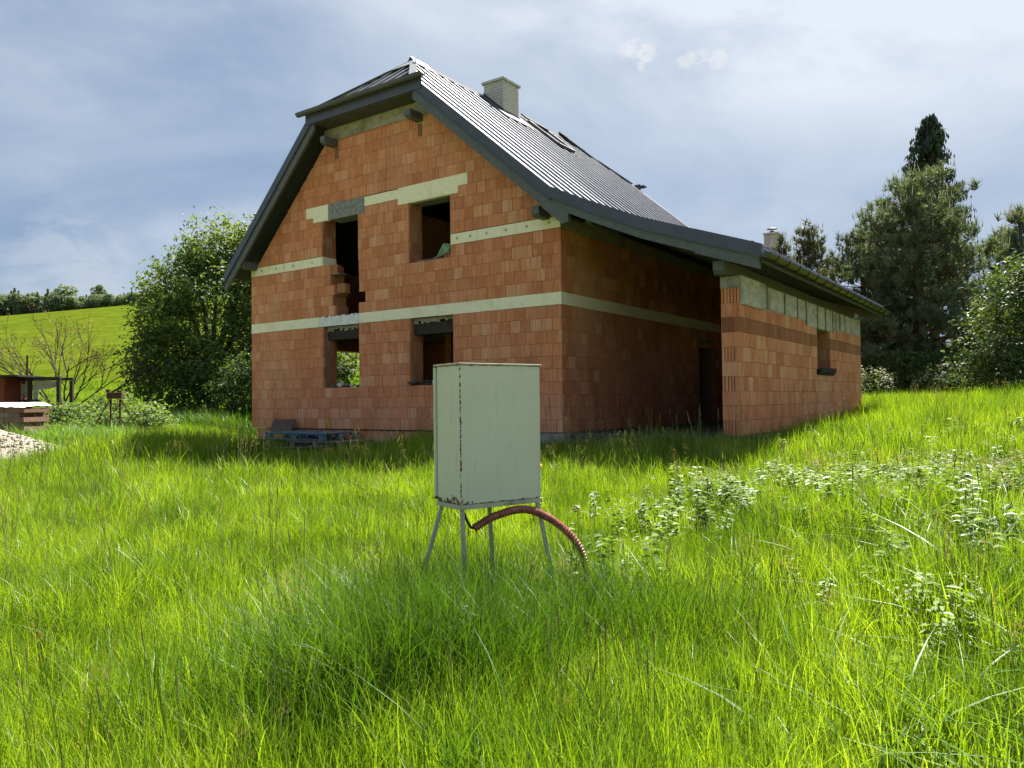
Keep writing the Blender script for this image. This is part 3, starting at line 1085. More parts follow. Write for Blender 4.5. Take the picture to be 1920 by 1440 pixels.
seam_panels((0, Y0, HIPZ), (1, 0, 0), hd.normalized(), (xl_h, xr_h), limH)
hd2 = Vector((0, HY1 - Y1, RZ - HIPZ))
seam_panels((0, Y1, HIPZ), (1, 0, 0), hd2.normalized(), (xl_h, xr_h), limH)
for i in range(len(LEAN) - 1):
    (xa, za), (xb, zb) = LEAN[i], LEAN[i + 1]
# lean-to panels run over all the facets
u = Y0 + 0.07
while u < Y1 - 0.1:
    v = min(u + 0.415, Y1 - 0.07)
    mb = MB()
    for (d0, d1, w0, w1) in ((-0.03, 0.0, u + .001, v - .001), (-0.02, 0.055, v - .060, v - .001)):
        pts = [(x_, w0, z_ + d1) for (x_, z_) in LEAN] + [(x_, w0, z_ + d0) for (x_, z_) in reversed(LEAN)]
        n0 = len(LEAN)
        b_ = len(mb.v)
        mb.v += [(x_, w0, z_ + d1) for (x_, z_) in LEAN] + [(x_, w1, z_ + d1) for (x_, z_) in LEAN] + [(x_, w0, z_ + d0) for (x_, z_) in LEAN] + [(x_, w1, z_ + d0) for (x_, z_) in LEAN]
        for q in range(n0 - 1):
            mb.f += [(b_ + q, b_ + q + 1, b_ + n0 + q + 1, b_ + n0 + q), (b_ + 2 * n0 + q + 1, b_ + 2 * n0 + q, b_ + 3 * n0 + q, b_ + 3 * n0 + q + 1),
                     (b_ + q + 1, b_ + q, b_ + 2 * n0 + q, b_ + 2 * n0 + q + 1), (b_ + n0 + q, b_ + n0 + q + 1, b_ + 3 * n0 + q + 1, b_ + 3 * n0 + q)]
        for q in (0, n0 - 1):
            mb.f.append((b_ + q, b_ + n0 + q, b_ + 3 * n0 + q, b_ + 2 * n0 + q))
    mb.obj('roof_panel', M['seam'], roof_o)
    u = v


def poly_band(pts, y0, y1, d_top, d_bot):
    """vertical band following pts (x,z), between z+d_top and z+d_bot, from y0 to y1"""
    mb = MB()
    n0 = len(pts)
    for (yy_, dd) in ((y0, d_top), (y1, d_top), (y0, d_bot), (y1, d_bot)):
        mb.v += [(x_, yy_, z_ + dd) for (x_, z_) in pts]
    for q in range(n0 - 1):
        mb.f += [(q, q + 1, n0 + q + 1, n0 + q), (2 * n0 + q + 1, 2 * n0 + q, 3 * n0 + q, 3 * n0 + q + 1),
                 (q + 1, q, 2 * n0 + q, 2 * n0 + q + 1), (n0 + q, n0 + q + 1, 3 * n0 + q + 1, 3 * n0 + q)]
    for q in (0, n0 - 1):
        mb.f.append((q, n0 + q, 3 * n0 + q, 2 * n0 + q))
    return mb


# verge trims (metal) and verge boards (painted timber): gable side
for yv, sgn in ((-OV, 1), (Y1 + 0.02, -1)):
    ya, yb = yv - 0.015 * sgn, yv + 0.10 * sgn
    pr = [(xr_h, HIPZ), (EX, EZ)]
    poly_band(pr, ya, yb, 0.05, -0.21).obj('verge_trim', M['metal'], roof_o)
    poly_band(LEAN[:4], ya, yb, 0.05, -0.16).obj('verge_trim', M['metal'], roof_o)
    poly_band([LEAN[3], LEAN[4], LEAN[5]], ya - 0.003 * sgn, yb, 0.053, -0.16).obj('verge_trim', M['metal'], roof_o)
    plf = [(xl_e, zt(xl_e)), (xl_h, HIPZ)]
    poly_band(plf, ya, yb, 0.05, -0.21).obj('verge_trim', M['metal'], roof_o)
    for pts_, dt, db in ((pr, -0.2, -0.46), (LEAN[:4], -0.15, -0.33), (LEAN[3:5] + [(4.0, LEAN[5][1] + .02)], -0.15, -0.36), (plf, -0.2, -0.46)):
        poly_band(pts_, yv + 0.015 * sgn, yv + 0.075 * sgn, dt, db).obj('verge_board', M['paint_wood'], roof_o)
    # lip under the metal
    for pts_ in (pr, plf):
        poly_band(pts_, ya - 0.012 * sgn, ya + 0.02 * sgn, -0.20, -0.222).obj('drip_edge', M['metal'], roof_o)
    poly_band(LEAN, ya - 0.012 * sgn, ya + 0.02 * sgn, -0.15, -0.172).obj('drip_edge', M['metal'], roof_o)
# protruding end of the verge rafter at the kink
MB().extrude([(-0.1, -OV + 0.012, 4.40), (0.12, -OV + 0.012, 4.44), (0.47, -OV + 0.012, 4.12), (0.47, -OV + 0.012, 3.96), (0.34, -OV + 0.012, 3.93), (-0.1, -OV + 0.012, 4.30)], (0, 0.09, 0)).obj('rafter', M['paint_wood'], roof_o, bevel=0.004)
# half-hip eaves: gutter, fascia and soffit boards
for (yv, sgn) in ((-OV, 1), (Y1 + 0.02, -1)):
    mb = MB()
    n_ = 10
    prof = [(0.085 * math.cos(math.pi + math.pi * i / n_), 0.085 * math.sin(math.pi + math.pi * i / n_)) for i in range(n_ + 1)]
    prof = prof + [(p[0] * 0.93, p[1] * 0.93) for p in reversed(prof)]
    mb.extrude([(xl_h - 0.42, yv - 0.12 * sgn + a, HIPZ - 0.02 + b) for (a, b) in prof], (xr_h - xl_h + 0.84, 0, 0))
    mb.obj('hip_gutter', M['metal'], roof_o)
    MB().box(xl_h - 0.25, xr_h + 0.28, min(yv - 0.03 * sgn, yv + 0.0 * sgn), max(yv - 0.03 * sgn, yv), HIPZ - 0.30, HIPZ + 0.02).obj('hip_fascia', M['metal'], roof_o)
    ya, yb = (yv + 0.02, -0.03) if sgn > 0 else (LEN + 0.03, yv - 0.02)
    MB().extrude([(xl_h - 0.0, ya, HIPZ - 0.32), (xr_h + 0.0, ya, HIPZ - 0.32), (xr_h, ya, HIPZ - 0.14), (xl_h, ya, HIPZ - 0.14)], (0, yb - ya, 0)).obj('hip_soffit', M['paint_wood_dark'], roof_o)
MB().box(xl_h - 0.15, xr_h + 0.3, -0.028, 0.05, HIPZ - 0.62, HIPZ - 0.315).obj('hip_plate', M['concrete'], roof_o)
# hip and ridge coverings: dark felt where the caps are missing, bare zinc at the peak
def ridge_strip(p, q, w, mat, name, lift=0.05, side_dirs=None):
    p, q = Vector(p), Vector(q)
    mb = MB()
    a, b = side_dirs
    a, b = Vector(a), Vector(b)
    up = Vector((0, 0, lift))
    sect = [a * w - Vector((0, 0, 0.0)) , Vector((0, 0, 0.035)), b * w]
    ring = [p + up + s_ for s_ in sect] + [p + up + s_ - Vector((0, 0, 0.02)) for s_ in reversed(sect)]
    mb.extrude(ring, q - p)
    return mb.obj(name, mat, roof_o)


sdir = (Vector((1, 0, -SR)).normalized(), Vector((-1, 0, -SL)).normalized())
ridge_strip((RX, HY0 + 0.45, RZ), (RX, HY1, RZ), 0.20, M['felt'], 'ridge_felt', 0.06, sdir)
ridge_strip((RX, HY0 - 0.12, RZ), (RX, HY0 + 0.5, RZ), 0.30, M['gal'], 'ridge_flashing', 0.085, sdir)
# peak flashing lying on the hip face
pk = MB()
hn = hd.normalized()
for (w0, w1) in ((-0.30, 0.0), (0.004, 0.30)):
    base = Vector((RX, HY0, RZ + 0.075))
    pk.extrude([base + Vector((w0, 0, 0)) * 1.9 - hn * 0.62 , base + Vector((w1, 0, 0)) * 1.9 - hn * 0.62, base + Vector((w1 * 0.25, 0, 0)), base + Vector((w0 * 0.25, 0, 0))], (0, -0.008, 0.012))
pk.obj('ridge_flashing', M['gal'], roof_o)
for (xe, sdn) in ((xr_h, 1), (xl_h, -1)):
    for (ya, yb) in ((Y0, HY0), (Y1, HY1)):
        mb = MB()
        mb.beam((xe, ya, HIPZ + 0.05), (RX, yb, RZ + 0.05), 0.16, 0.03)
        mb.obj('hip_cap', M['metal'], roof_o)
# purlin ends at the gable
for (px_, pz_, w_, h_) in ((-9.52, 4.27, 0.17, 0.2), (-6.38, 6.93, 0.16, 0.18), (-3.62, 6.95, 0.16, 0.18), (-0.32, 4.29, 0.17, 0.2), (0.62, 4.05, 0.12, 0.16)):
    y0_ = -OV + 0.09 if px_ != 0.62 else 0.0
    MB().extrude([(px_ - w_ / 2, y0_, pz_ + h_ / 2), (px_ - w_ / 2, y0_, pz_ - h_ / 4), (px_ - w_ / 2, y0_ + 0.07, pz_ - h_ / 2), (px_ - w_ / 2, 1.2, pz_ - h_ / 2), (px_ - w_ / 2, 1.2, pz_ + h_ / 2)], (w_, 0, 0)).obj('purlin', M['paint_wood'], house, bevel=0.006)
MB().extrude([(AX0 - 0.02, -0.30, 2.93), (AX0 - 0.02, -0.30, 2.78), (AX0 - 0.02, -0.24, 2.705), (AX0 - 0.02, LEN, 2.705), (AX0 - 0.02, LEN, 2.93)], (0.2, 0, 0)).obj('purlin', M['paint_wood'], house, bevel=0.006)
# holes round the upper purlins
for px_ in (-6.33, -3.62):
    MB().box(px_ - 0.07, px_ + 0.06, -0.004, 0.02, 6.55, 6.83).obj('patch', M['joint'], gable)
# rafters of the lean-to
nr = 13
for i in range(nr):
    y_ = -OV + 0.075 + 0.09 + i * (LEN + 0.5) / nr
    mb = MB()
    pts = [(0.0, 4.66 - 0.36)] + [(x_, z_) for (x_, z_) in LEAN[1:5]]
    lo = [(x_, z_ - 0.10) for (x_, z_) in [(0.02, EZ)] + LEAN[1:5]]
    hi_ = [(x_, z_ - 0.24) for (x_, z_) in [(0.02, EZ)] + LEAN[1:5]]
    b_ = len(mb.v)
    n0 = len(lo)
    for (yy_, arr) in ((y_, lo), (y_ + 0.09, lo), (y_, hi_), (y_ + 0.09, hi_)):
        mb.v += [(a, yy_, c) for (a, c) in arr]
    for q in range(n0 - 1):
        mb.f += [(q, q + 1, n0 + q + 1, n0 + q), (2 * n0 + q + 1, 2 * n0 + q, 3 * n0 + q, 3 * n0 + q + 1), (q + 1, q, 2 * n0 + q, 2 * n0 + q + 1), (n0 + q, n0 + q + 1, 3 * n0 + q + 1, 3 * n0 + q)]
    for q in (0, n0 - 1): mb.f.append((q, n0 + q, 3 * n0 + q, 2 * n0 + q))
    mb.obj('rafter', M['paint_wood_dark'], house)
# annex gutter with hooks
gx, gzz = 4.13, 2.93
gut = MB()
n_ = 12
prof = [(0.085 * math.cos(math.pi + math.pi * i / n_), 0.085 * math.sin(math.pi + math.pi * i / n_)) for i in range(n_ + 1)]
prof2 = prof + [(p[0] * 0.94, p[1] * 0.94) for p in reversed(prof)]
gut.extrude([(gx + a, -OV - 0.05, gzz + b) for (a, b) in prof2], (0, LEN + 0.95, 0))
gut.extrude([(gx + a, -OV - 0.052, gzz + b) for (a, b) in prof], (0, 0.004, 0))
gut_o = gut.obj('gutter', M['gutter'], house)
gut_o.data.shade_smooth() if False else None
for i in range(16):
    y_ = -0.15 + i * 0.64
    hk = MB()
    hk.tube([(gx + 0.092 * math.cos(math.pi + math.pi * j / 8), y_, gzz + 0.092 * math.sin(math.pi + math.pi * j / 8)) for j in range(9)], 0.008, 5)
    hk.obj('gutter_hook', M['black'], gut_o)
MB().box(4.0, 4.03, -OV + 0.05, LEN + 0.3, 2.80, 2.985).obj('fascia', M['paint_wood_dark'], house)

# roof window
def onroof(x, y, off): 
    nrm_ = Vector((SR, 0, 1)).normalized()
    return Vector((x, y, zt(x))) + nrm_ * off
rw = MB()
wx0, wx1, wy0, wy1 = -4.75, -3.75, 6.0, 6.85
fr = [((wx0, wy0), (wx1, wy0)), ((wx0, wy1), (wx1, wy1)), ((wx0, wy0), (wx0, wy1)), ((wx1, wy0), (wx1, wy1))]
nR = Vector((SR, 0, 1)).normalized()
for (a, b) in fr:
    rw.beam(onroof(a[0], a[1], 0.05), onroof(b[0], b[1], 0.05), 0.10, 0.14, nR)
rwo = rw.obj('roof_window', M['metal'], house)
MB().extrude([onroof(wx0, wy0, 0.08), onroof(wx1, wy0, 0.08), onroof(wx1, wy1, 0.08), onroof(wx0, wy1, 0.08)], nR * 0.01).obj('pane', M['glass'], rwo)
MB().beam(onroof(-4.95, 5.95, 0.12), onroof(-4.75, 6.9, 0.12), 0.3, 0.04, nR).obj('flap', M['felt'], rwo)

# chimney with separate facing bricks
CX0, CX1, CY0, CY1, CZ0, CZ1 = -5.12, -4.45, 4.35, 5.10, 8.5, 9.50
ch = MB().box(CX0 + 0.01, CX1 - 0.01, CY0 + 0.01, CY1 - 0.01, CZ0, CZ1).obj('chimney', M['chim_joint'], house)
rows = 11
rh = (CZ1 - 8.62) / rows
_cb = {}
def chbrick(w):
    key = round(w, 3)
    if key not in _cb:
        _cb[key] = brick_mesh([(0.003, 0.004), (w - 0.003, 0.004), (w - 0.003, rh - 0.004), (0.003, rh - 0.004)], 0.06, 0.003).mesh('brick', M['chim'])
    return _cb[key]
for r_ in range(rows):
    z_ = 8.62 + r_ * rh
    for (face, length) in (('f', CX1 - CX0), ('r', CY1 - CY0), ('b', CX1 - CX0), ('l', CY1 - CY0)):
        u = 0.0
        w = 0.115 if (r_ % 2 == (face in 'fb')) else 0.23
        while u < length - 0.01:
            w_ = min(w, length - u)
            if length - u - w_ < 0.06: w_ = length - u
            if face == 'f': M4 = Matrix.Translation((CX0 + u, CY0, z_))
            elif face == 'r': M4 = Matrix.Translation((CX1, CY0 + u, z_)) @ Matrix.Rotation(math.pi / 2, 4, 'Z')
            elif face == 'b': M4 = Matrix.Translation((CX1 - u, CY1, z_)) @ Matrix.Rotation(math.pi, 4, 'Z')
            else: M4 = Matrix.Translation((CX0, CY1 - u, z_)) @ Matrix.Rotation(-math.pi / 2, 4, 'Z')
            if face in 'fr':
                o = link('brick', chbrick(w_), ch)
                o.matrix_local = M4
            else:
                pass
            u += w_
            w = 0.23
for face in ('b', 'l'):
    pass
MB().box(CX0 + 0.002, CX0 + 0.05, CY0 + 0.07, CY1 - 0.07, CZ0, CZ1).obj('back_facing', M['chim'], ch)
MB().box(CX0 + 0.07, CX1 - 0.07, CY1 - 0.05, CY1 - 0.002, CZ0, CZ1).obj('back_facing', M['chim'], ch)
MB().box(CX0 - 0.05, CX1 + 0.05, CY0 - 0.05, CY1 + 0.05, CZ1 + 0.001, CZ1 + 0.075).obj('chimney_cap', M['cap'], ch, bevel=0.008)
fl = MB()
fl.extrude([(CX0 - 0.01, CY0 - 0.02, zt(CX0) + 0.02), (RX, CY0 - 0.02, RZ + 0.02), (CX1 + 0.02, CY0 - 0.02, zt(CX1) + 0.0), (CX1 + 0.02, CY0 - 0.02, zt(CX1) + 0.13), (RX, CY0 - 0.02, RZ + 0.17), (CX0 - 0.01, CY0 - 0.02, zt(CX0) + 0.16)], (0, 0.018, 0))
fl.box(CX1 + 0.001, CX1 + 0.02, CY0 - 0.001, CY1 + 0.02, zt(CX1) - 0.03, zt(CX1) + 0.12)
fl.obj('chimney_flashing', M['metal'], ch)
ap = MB()
ap.extrude([onroof(CX1 + 0.32, CY0 - 0.35, 0.058), onroof(CX1 + 0.32, CY1 + 0.25, 0.058), onroof(RX + 0.05, CY1 + 0.25, 0.058), onroof(RX + 0.05, CY0 - 0.35, 0.058)], nR * 0.008)
ap.obj('apron', M['metal'], ch)

# --- loose things in the openings
def rubble(name, label, cat, spots, mat, group=None):
    pass


def at_house(mb, name, label, cat, mat, hx, hy, hz, rz=0.0, group=None, **kw):
    o = mb.obj(name, mat, None, h2w(hx, hy, hz), (0, 0, HROT + rz), **kw)
    return tag(o, label, cat, group)


at_house(MB().rock((0, 0, 0.07), 0.105, 1.2, 0.8, 0.8, 3), 'stone', 'whitish angular stone on the sill of the lower left window', 'stone', M['stone'], -6.33, 0.08, 1.0)
at_house(MB().rock((0, 0, 0.05), 0.075, 1.3, 0.8, 0.7, 5), 'stone', 'small pale stone in the middle of the lower left window sill', 'stone', M['stone'], -5.98, 0.12, 1.0)
for i, (x_, s_, lb) in enumerate(((-6.62, 1.5, 'flat dark mortar lump at the left end of the lower left window sill'), (-6.14, 1.2, 'dark rubble lump between the two stones in the lower left window'), (-5.72, 1.3, 'dark rubble lump at the right end of the lower left window sill'))):
    at_house(MB().rock((0, 0, 0.03), 0.11, s_, 0.9, 0.42, 20 + i), 'rubble_lump', lb, 'rubble', M['slate'], x_, 0.1, 1.0, group='mortar lumps on the lower left sill')
sl_ = MB()
for i in range(7):
    x_ = random.uniform(-.2, .25)
    sl_.rock((x_, random.uniform(-.1, .1), 0.015 + i * 0.013), 0.14, 1.5, 0.8, 0.12, 40 + i)
at_house(sl_, 'slate_pile', 'pile of dark slate pieces on the sill of the lower right window', 'rubble', M['slate'], -3.72, 0.06, 1.0)
at_house(MB().rock((0, 0, 0.07), 0.08, 1, 1, 1.1, 61), 'stone', 'grey stone on the lower right window sill beside the cabinet edge', 'stone', M['cap'], -3.36, 0.12, 1.0)
# upper right opening: rubbish
bg_ = MB()
bg_.extrude([(0, 0, 0), (0.30, 0.02, 0.02), (0.46, 0.05, 0.30), (0.22, 0.03, 0.34)], (0.02, 0.06, 0))
at_house(bg_, 'green_bag', 'green and white plastic bag leaning among the boards in the upper right window', 'bag', M['bag'], -3.42, 0.22, 3.80, bevel=0.01)
for i, (x_, y_, z_, ln, rz_, tl) in enumerate(((-3.8, 0.10, 3.76, 0.75, 0.12, 0.03), (-3.35, 0.16, 3.79, 0.6, -0.2, 0.08), (-3.2, 0.30, 3.80, 0.5, 0.5, 0.55))):
    at_house(MB().beam((0, 0, 0.02), (ln * math.cos(tl), 0, 0.02 + ln * math.sin(tl)), 0.1, 0.024), 'board_offcut',
             ('long grey board offcut lying along the front of the upper right window sill', 'grey board offcut under the green bag in the upper right window', 'grey board offcut tilted up behind the green bag in the upper right window')[i], 'board', M['wood_grey'], x_, y_, z_, rz_, 'board offcuts in the upper right window')
at_house(ribbed_mesh(0.22, 0.12, 0.2, 4, 0.03, 0.05), 'broken_brick', 'broken hollow brick at the right end of the upper right window sill', 'brick', M['clay_end'], -3.01, 0.04, 3.755)
# tall opening: loose bricks on a board, bricks inside
at_house(MB().box(0, 0.52, -0.02, 0.2, 0, 0.025), 'board', 'thin board jutting into the tall upper left opening under loose bricks', 'board', M['wood_grey'], -6.78, 0.03, 3.752)
for i, (x_, y_, z_, rz_, lb) in enumerate(((-6.66, 0.02, 3.78, 0.25, 'loose upright brick on the thin board in the tall upper left opening'), (-6.42, 0.06, 3.30, 0.15, 'ribbed brick end stuck out of the left jamb below the thin board'))):
    at_house(ribbed_mesh(0.24, 0.23, 0.2, 4, 0.014, 0.02), 'loose_brick', lb, 'brick', M['clay_end'], x_, y_, z_, rz_, 'loose bricks in the tall opening')
at_house(MB().box(0, 0.36, 0, 0.25, 0, 0.24).box(0.02, 0.38, 0.02, 0.25, 0.243, 0.36), 'brick_pile', 'two bricks piled on the upper floor just inside the tall opening', 'brick pile', M['brick'], -6.05, 0.6, 2.73, bevel=0.004)

# ------------------------------------------------------------------ pallets and debris by the gable wall


def pallet(name, label, lx, ly, hz, mat, hx, hy, wz, rz=0.0, group=None):
    c = h2w(hx, hy)
    t = thing(name, label, 'pallet', (c[0], c[1], wz), HROT + rz, group)
    nb = 3
    for i in range(nb):
        y_ = -ly / 2 + 0.07 + i * (ly - 0.14) / (nb - 1)
        MB().box(-lx / 2, lx / 2, y_ - 0.05, y_ + 0.05, 0.0, 0.02).obj('runner', mat, t, bevel=0.002)
        for j in range(3):
            x_ = -lx / 2 + 0.09 + j * (lx - 0.18) / 2
            MB().box(x_ - 0.075, x_ + 0.075, y_ - 0.05, y_ + 0.05, 0.021, hz - 0.045).obj('block', mat, t, bevel=0.003)
        MB().box(-lx / 2, lx / 2, y_ - 0.052, y_ + 0.052, hz - 0.044, hz - 0.023).obj('stringer', mat, t, bevel=0.002)
    n_ = 9
    for i in range(n_):
        x_ = -lx / 2 + (i + 0.5) * lx / n_
        MB().box(x_ - lx / n_ * 0.42, x_ + lx / n_ * 0.42, -ly / 2, ly / 2, hz - 0.022, hz + random.uniform(-0.002, 0.003)).obj('deck_board', mat, t, bevel=0.002)
    return t


PG = float(gz(*h2w(-7.2, -0.7)[:2]))
pallet('blue_pallet', 'worn blue pallet lying on top by the gable wall', 2.05, 1.1, 0.16, M['wood_blue'], -6.5, -0.68, HZ - 0.205)
pallet('grey_pallet', 'weathered grey pallet under the blue one, half sunk in grass', 1.6, 1.1, 0.15, M['wood_grey'], -5.75, -0.74, HZ - 0.37, 0.10)
o = tag(MB().box(-0.42, 0.42, -0.012, 0.012, 0, 0.34).obj('brown_sheet', M['brown_sheet'], None, h2w(-8.15, -0.30, -0.07), (R(-28), 0, HROT), bevel=0.003), 'brown sheet leaning on the gable wall behind the blue pallet', 'sheet')
for i, (x_, y_, s_, lb) in enumerate(((-4.75, -0.75, 1, 'red brick half hidden in grass right of the pallets'), (-5.2, -1.3, .8, 'broken red brick on the ground in front of the pallets'))):
    w_ = h2w(x_, y_)
    tag(MB().box(-0.13, 0.13, -0.07, 0.07, 0, 0.13).obj('dropped_brick', M['brick'], None, (w_[0], w_[1], float(gz(w_[0], w_[1])) + 0.12), (0.3, 0.1, i), bevel=0.006), lb, 'brick', 'bricks dropped in the grass')
for i, (x_, y_, rz_, lb) in enumerate(((-5.6, -1.2, 0.3, 'grey plank tilted up in front of the grey pallet'), (-6.9, -1.4, -0.15, 'grey plank lying along the front of the blue pallet'))):
    w_ = h2w(x_, y_)
    tag(MB().beam((-0.6, 0, 0.0), (0.6, 0, 0.10 if i == 0 else 0.0), 0.12, 0.03).obj('plank', M['wood_grey'], None, (w_[0], w_[1], float(gz(w_[0], w_[1])) + 0.26), (0, 0, HROT + rz_), bevel=0.003), lb, 'plank', 'planks by the pallets')

# ------------------------------------------------------------------ the cabinet on legs in the field
CF, CL_, CR = Vector((-0.334, 4.92, 0)), Vector((-0.532, 5.15, 0)), Vector((0.190, 5.28, 0))
crot = math.atan2(CR.y - CF.y, CR.x - CF.x)
cw, cdp, chh = 0.637, 0.305, 0.90
cabz = 0.935
cab = thing('electrical_cabinet', 'pale green steel electrical cabinet with rusty edges on four splayed legs in the grass', 'cabinet', (CF.x, CF.y, cabz), crot)
MB().box(0, cw, 0, cdp, 0.0, chh).obj('body', M['cabinet'], cab, bevel=0.006)
MB().box(-0.012, cw + 0.012, -0.008, cdp + 0.03, chh + 0.001, chh + 0.012).obj('lid', M['frame_paint'], cab, bevel=0.003)
MB().box(-0.014, cw + 0.014, cdp + 0.006, cdp + 0.024, 0.012, chh - 0.006).obj('door', M['cabinet'], cab, bevel=0.003)
fr_ = MB()
fr_.box(-0.006, cw + 0.006, -0.006, 0.028, -0.030, -0.001)
fr_.box(-0.006, cw + 0.006, cdp - 0.028, cdp + 0.006, -0.030, -0.001)
fr_.box(-0.006, 0.028, 0.0285, cdp - 0.0285, -0.030, -0.001)
fr_.box(cw - 0.028, cw + 0.006, 0.0285, cdp - 0.0285, -0.030, -0.001)
fr_.obj('base_frame', M['frame_paint'], cab, bevel=0.002)
for (x_, y_, dx, dy) in ((0.02, 0.02, -0.0, -0.03), (cw - 0.02, 0.02, 0.09, -0.06), (0.02, cdp - 0.02, -0.16, 0.03), (cw - 0.03, cdp - 0.02, 0.06, 0.05)):
    lg = MB()
    k_ = 1.6
    if x_ > 0.3 and y_ > 0.1: x_ = cw * 0.62
    lg.beam((x_, y_, -0.03), (x_ + dx * k_, y_ + dy * k_, -0.9), 0.026, 0.026, (0.3, 1, 0))
    lg.obj('leg', M['frame_paint'], cab, bevel=0.002)
pg = MB()
pg.tube([(cw, 0.10, 0.20), (cw + 0.03, 0.10, 0.20), (cw + 0.05, 0.10, 0.195), (cw + 0.06, 0.10, 0.17)], [0.03, 0.042, 0.035, 0.01], 12)
pg.obj('socket_cover', M['yellow'], cab, smooth=True)
cabm = Matrix.Translation((CF.x, CF.y, cabz)) @ Matrix.Rotation(crot, 4, 'Z')


def px(x, y, d):
    """world point on the line of sight of a pixel at a chosen distance (used to read positions off the photograph)"""
    v = _f + _r2 * ((x - 960) / 1442) - _u2 * ((y - 720) / 1442)
    v = v * (d / v.y)
    return Vector((v.x, v.y, v.z + EYE))


ctrl = [px(889, 990, 5.05), px(930, 967, 5.1), px(985, 955, 5.2), px(1035, 975, 5.3), px(1075, 1010, 5.3), px(1095, 1050, 5.3), px(1103, 1095, 5.3), px(1100, 1180, 5.35)]


def spline(ctrl, n):
    P = [ctrl[0] * 2 - ctrl[1]] + ctrl + [ctrl[-1] * 2 - ctrl[-2]]
    o = []
    for i in range(1, len(P) - 2):
        for j in range(n):
            t = j / n
            o.append(0.5 * ((2 * P[i]) + (-P[i - 1] + P[i + 1]) * t + (2 * P[i - 1] - 5 * P[i] + 4 * P[i + 1] - P[i + 2]) * t * t + (-P[i - 1] + 3 * P[i] - 3 * P[i + 1] + P[i + 2]) * t ** 3))
    o.append(P[-2])
    return o


path = spline(ctrl, 40)
# resample evenly so the corrugation is regular
cum = [0.0]
for a, b in zip(path, path[1:]): cum.append(cum[-1] + (b - a).length)
tot = cum[-1]
nring = int(tot / 0.0035)
pp, rad = [], []
j = 0
for i in range(nring + 1):
    s_ = tot * i / nring
    while j < len(cum) - 2 and cum[j + 1] < s_: j += 1
    t = (s_ - cum[j]) / max(1e-6, cum[j + 1] - cum[j])
    pp.append(path[j].lerp(path[j + 1], min(1, t)))
    rad.append(0.0278 if (i % 6) in (0, 1, 2) else 0.0235)
cd = thing('corrugated_conduit', 'bent dark red corrugated pipe rising from the grass under the cabinet', 'pipe', tuple(pp[0]))
o = MB().tube([p - pp[0] for p in pp], rad, 14).obj('pipe', M['conduit'], cd)
cab_b = cabm @ Vector((0.06, 0.10, -0.02))
MB().tube(spline([cab_b - pp[0], px(872, 968, 5.02) - pp[0], px(884, 989, 5.03) - pp[0], px(905, 985, 5.06) - pp[0]], 10), 0.009, 8).obj('cable', M['black'], cd)
MB().tube([pp[0] * 0 + (pp[1] - pp[0]).normalized() * -0.002, (pp[1] - pp[0]).normalized() * 0.02], 0.0235, 12).obj('pipe_mouth', M['black'], cd)

# ------------------------------------------------------------------ left edge: gravel, brick stack, sheds, rusty stand


def gravel():
    n = 46
    cx_, cy_ = -11.45, 16.8
    X, Y = np.meshgrid(np.linspace(-2.1, 2.1, n), np.linspace(-1.5, 1.5, n), indexing='ij')
    r = np.sqrt((X / 2.0) ** 2 + (Y / 1.4) ** 2)
    h = 0.78 * np.clip(1 - r, 0, 1) ** 0.85
    h = h + RNG.normal(0, 0.012, h.shape) * (r < 1)
    zg = gz(X + cx_, Y + cy_)
    V = np.stack([X, Y, zg + h - 0.05], -1).reshape(-1, 3)
    i, j = np.meshgrid(np.arange(n - 1), np.arange(n - 1), indexing='ij')
    F = np.stack([i * n + j, (i + 1) * n + j, (i + 1) * n + j + 1, i * n + j + 1], -1).reshape(-1, 4)
    me = mesh_np('gravel_pile', V, F, M['gravel'])
    o = link('gravel_pile', me, None, (cx_, cy_, 0))
    tag(o, 'pale heap of gravel at the left edge of the field', 'gravel pile')
    # loose pebbles on it, part of the heap
    base = MB().rock((0, 0, 0), 0.035, 1, 1, 0.8, 9)
    bv = np.array(base.v)
    bf = [f for f in base.f]
    tri = np.array([f for f in bf if len(f) == 3])
    cnt = 1100
    rr_ = np.sqrt(RNG.random(cnt)) * 0.97
    th = RNG.random(cnt) * 2 * np.pi
    pxx, pyy = rr_ * 2.0 * np.cos(th), rr_ * 1.4 * np.sin(th)
    hz = gz(pxx + cx_, pyy + cy_) + 0.78 * (1 - rr_) ** 0.85 - 0.045
    sc = RNG.uniform(0.4, 1.25, cnt)
    V = (bv[None] * sc[:, None, None] + np.stack([pxx, pyy, hz], -1)[:, None]).reshape(-1, 3)
    F = (tri[None] + (np.arange(cnt) * len(bv))[:, None, None]).reshape(-1, 3)
    q = link('pebbles', mesh_np('pebbles', V, F, M['gravel']), o)
    q['kind'] = 'stuff'


gravel()

bs = thing('brick_stack', 'long low stack of weathered bricks under white sheeting behind the gravel heap', 'brick stack', (-13.6, 20.2, 0.0), R(-3))
zg = float(gz(-13.5, 20.2))
nb = 0
for r_ in range(8):
    for c_ in range(9):
        x_ = -1.25 + c_ * 0.27 + (0.13 if r_ % 2 else 0)
        o = link('brick', cached(('stack',), lambda: MB().box(-0.13, 0.13, -0.5, 0.5, 0, 0.118), M['stack_brick']), bs, (x_ + random.uniform(-.01, .01), random.uniform(-.02, .02), zg + 0.02 + r_ * 0.121))
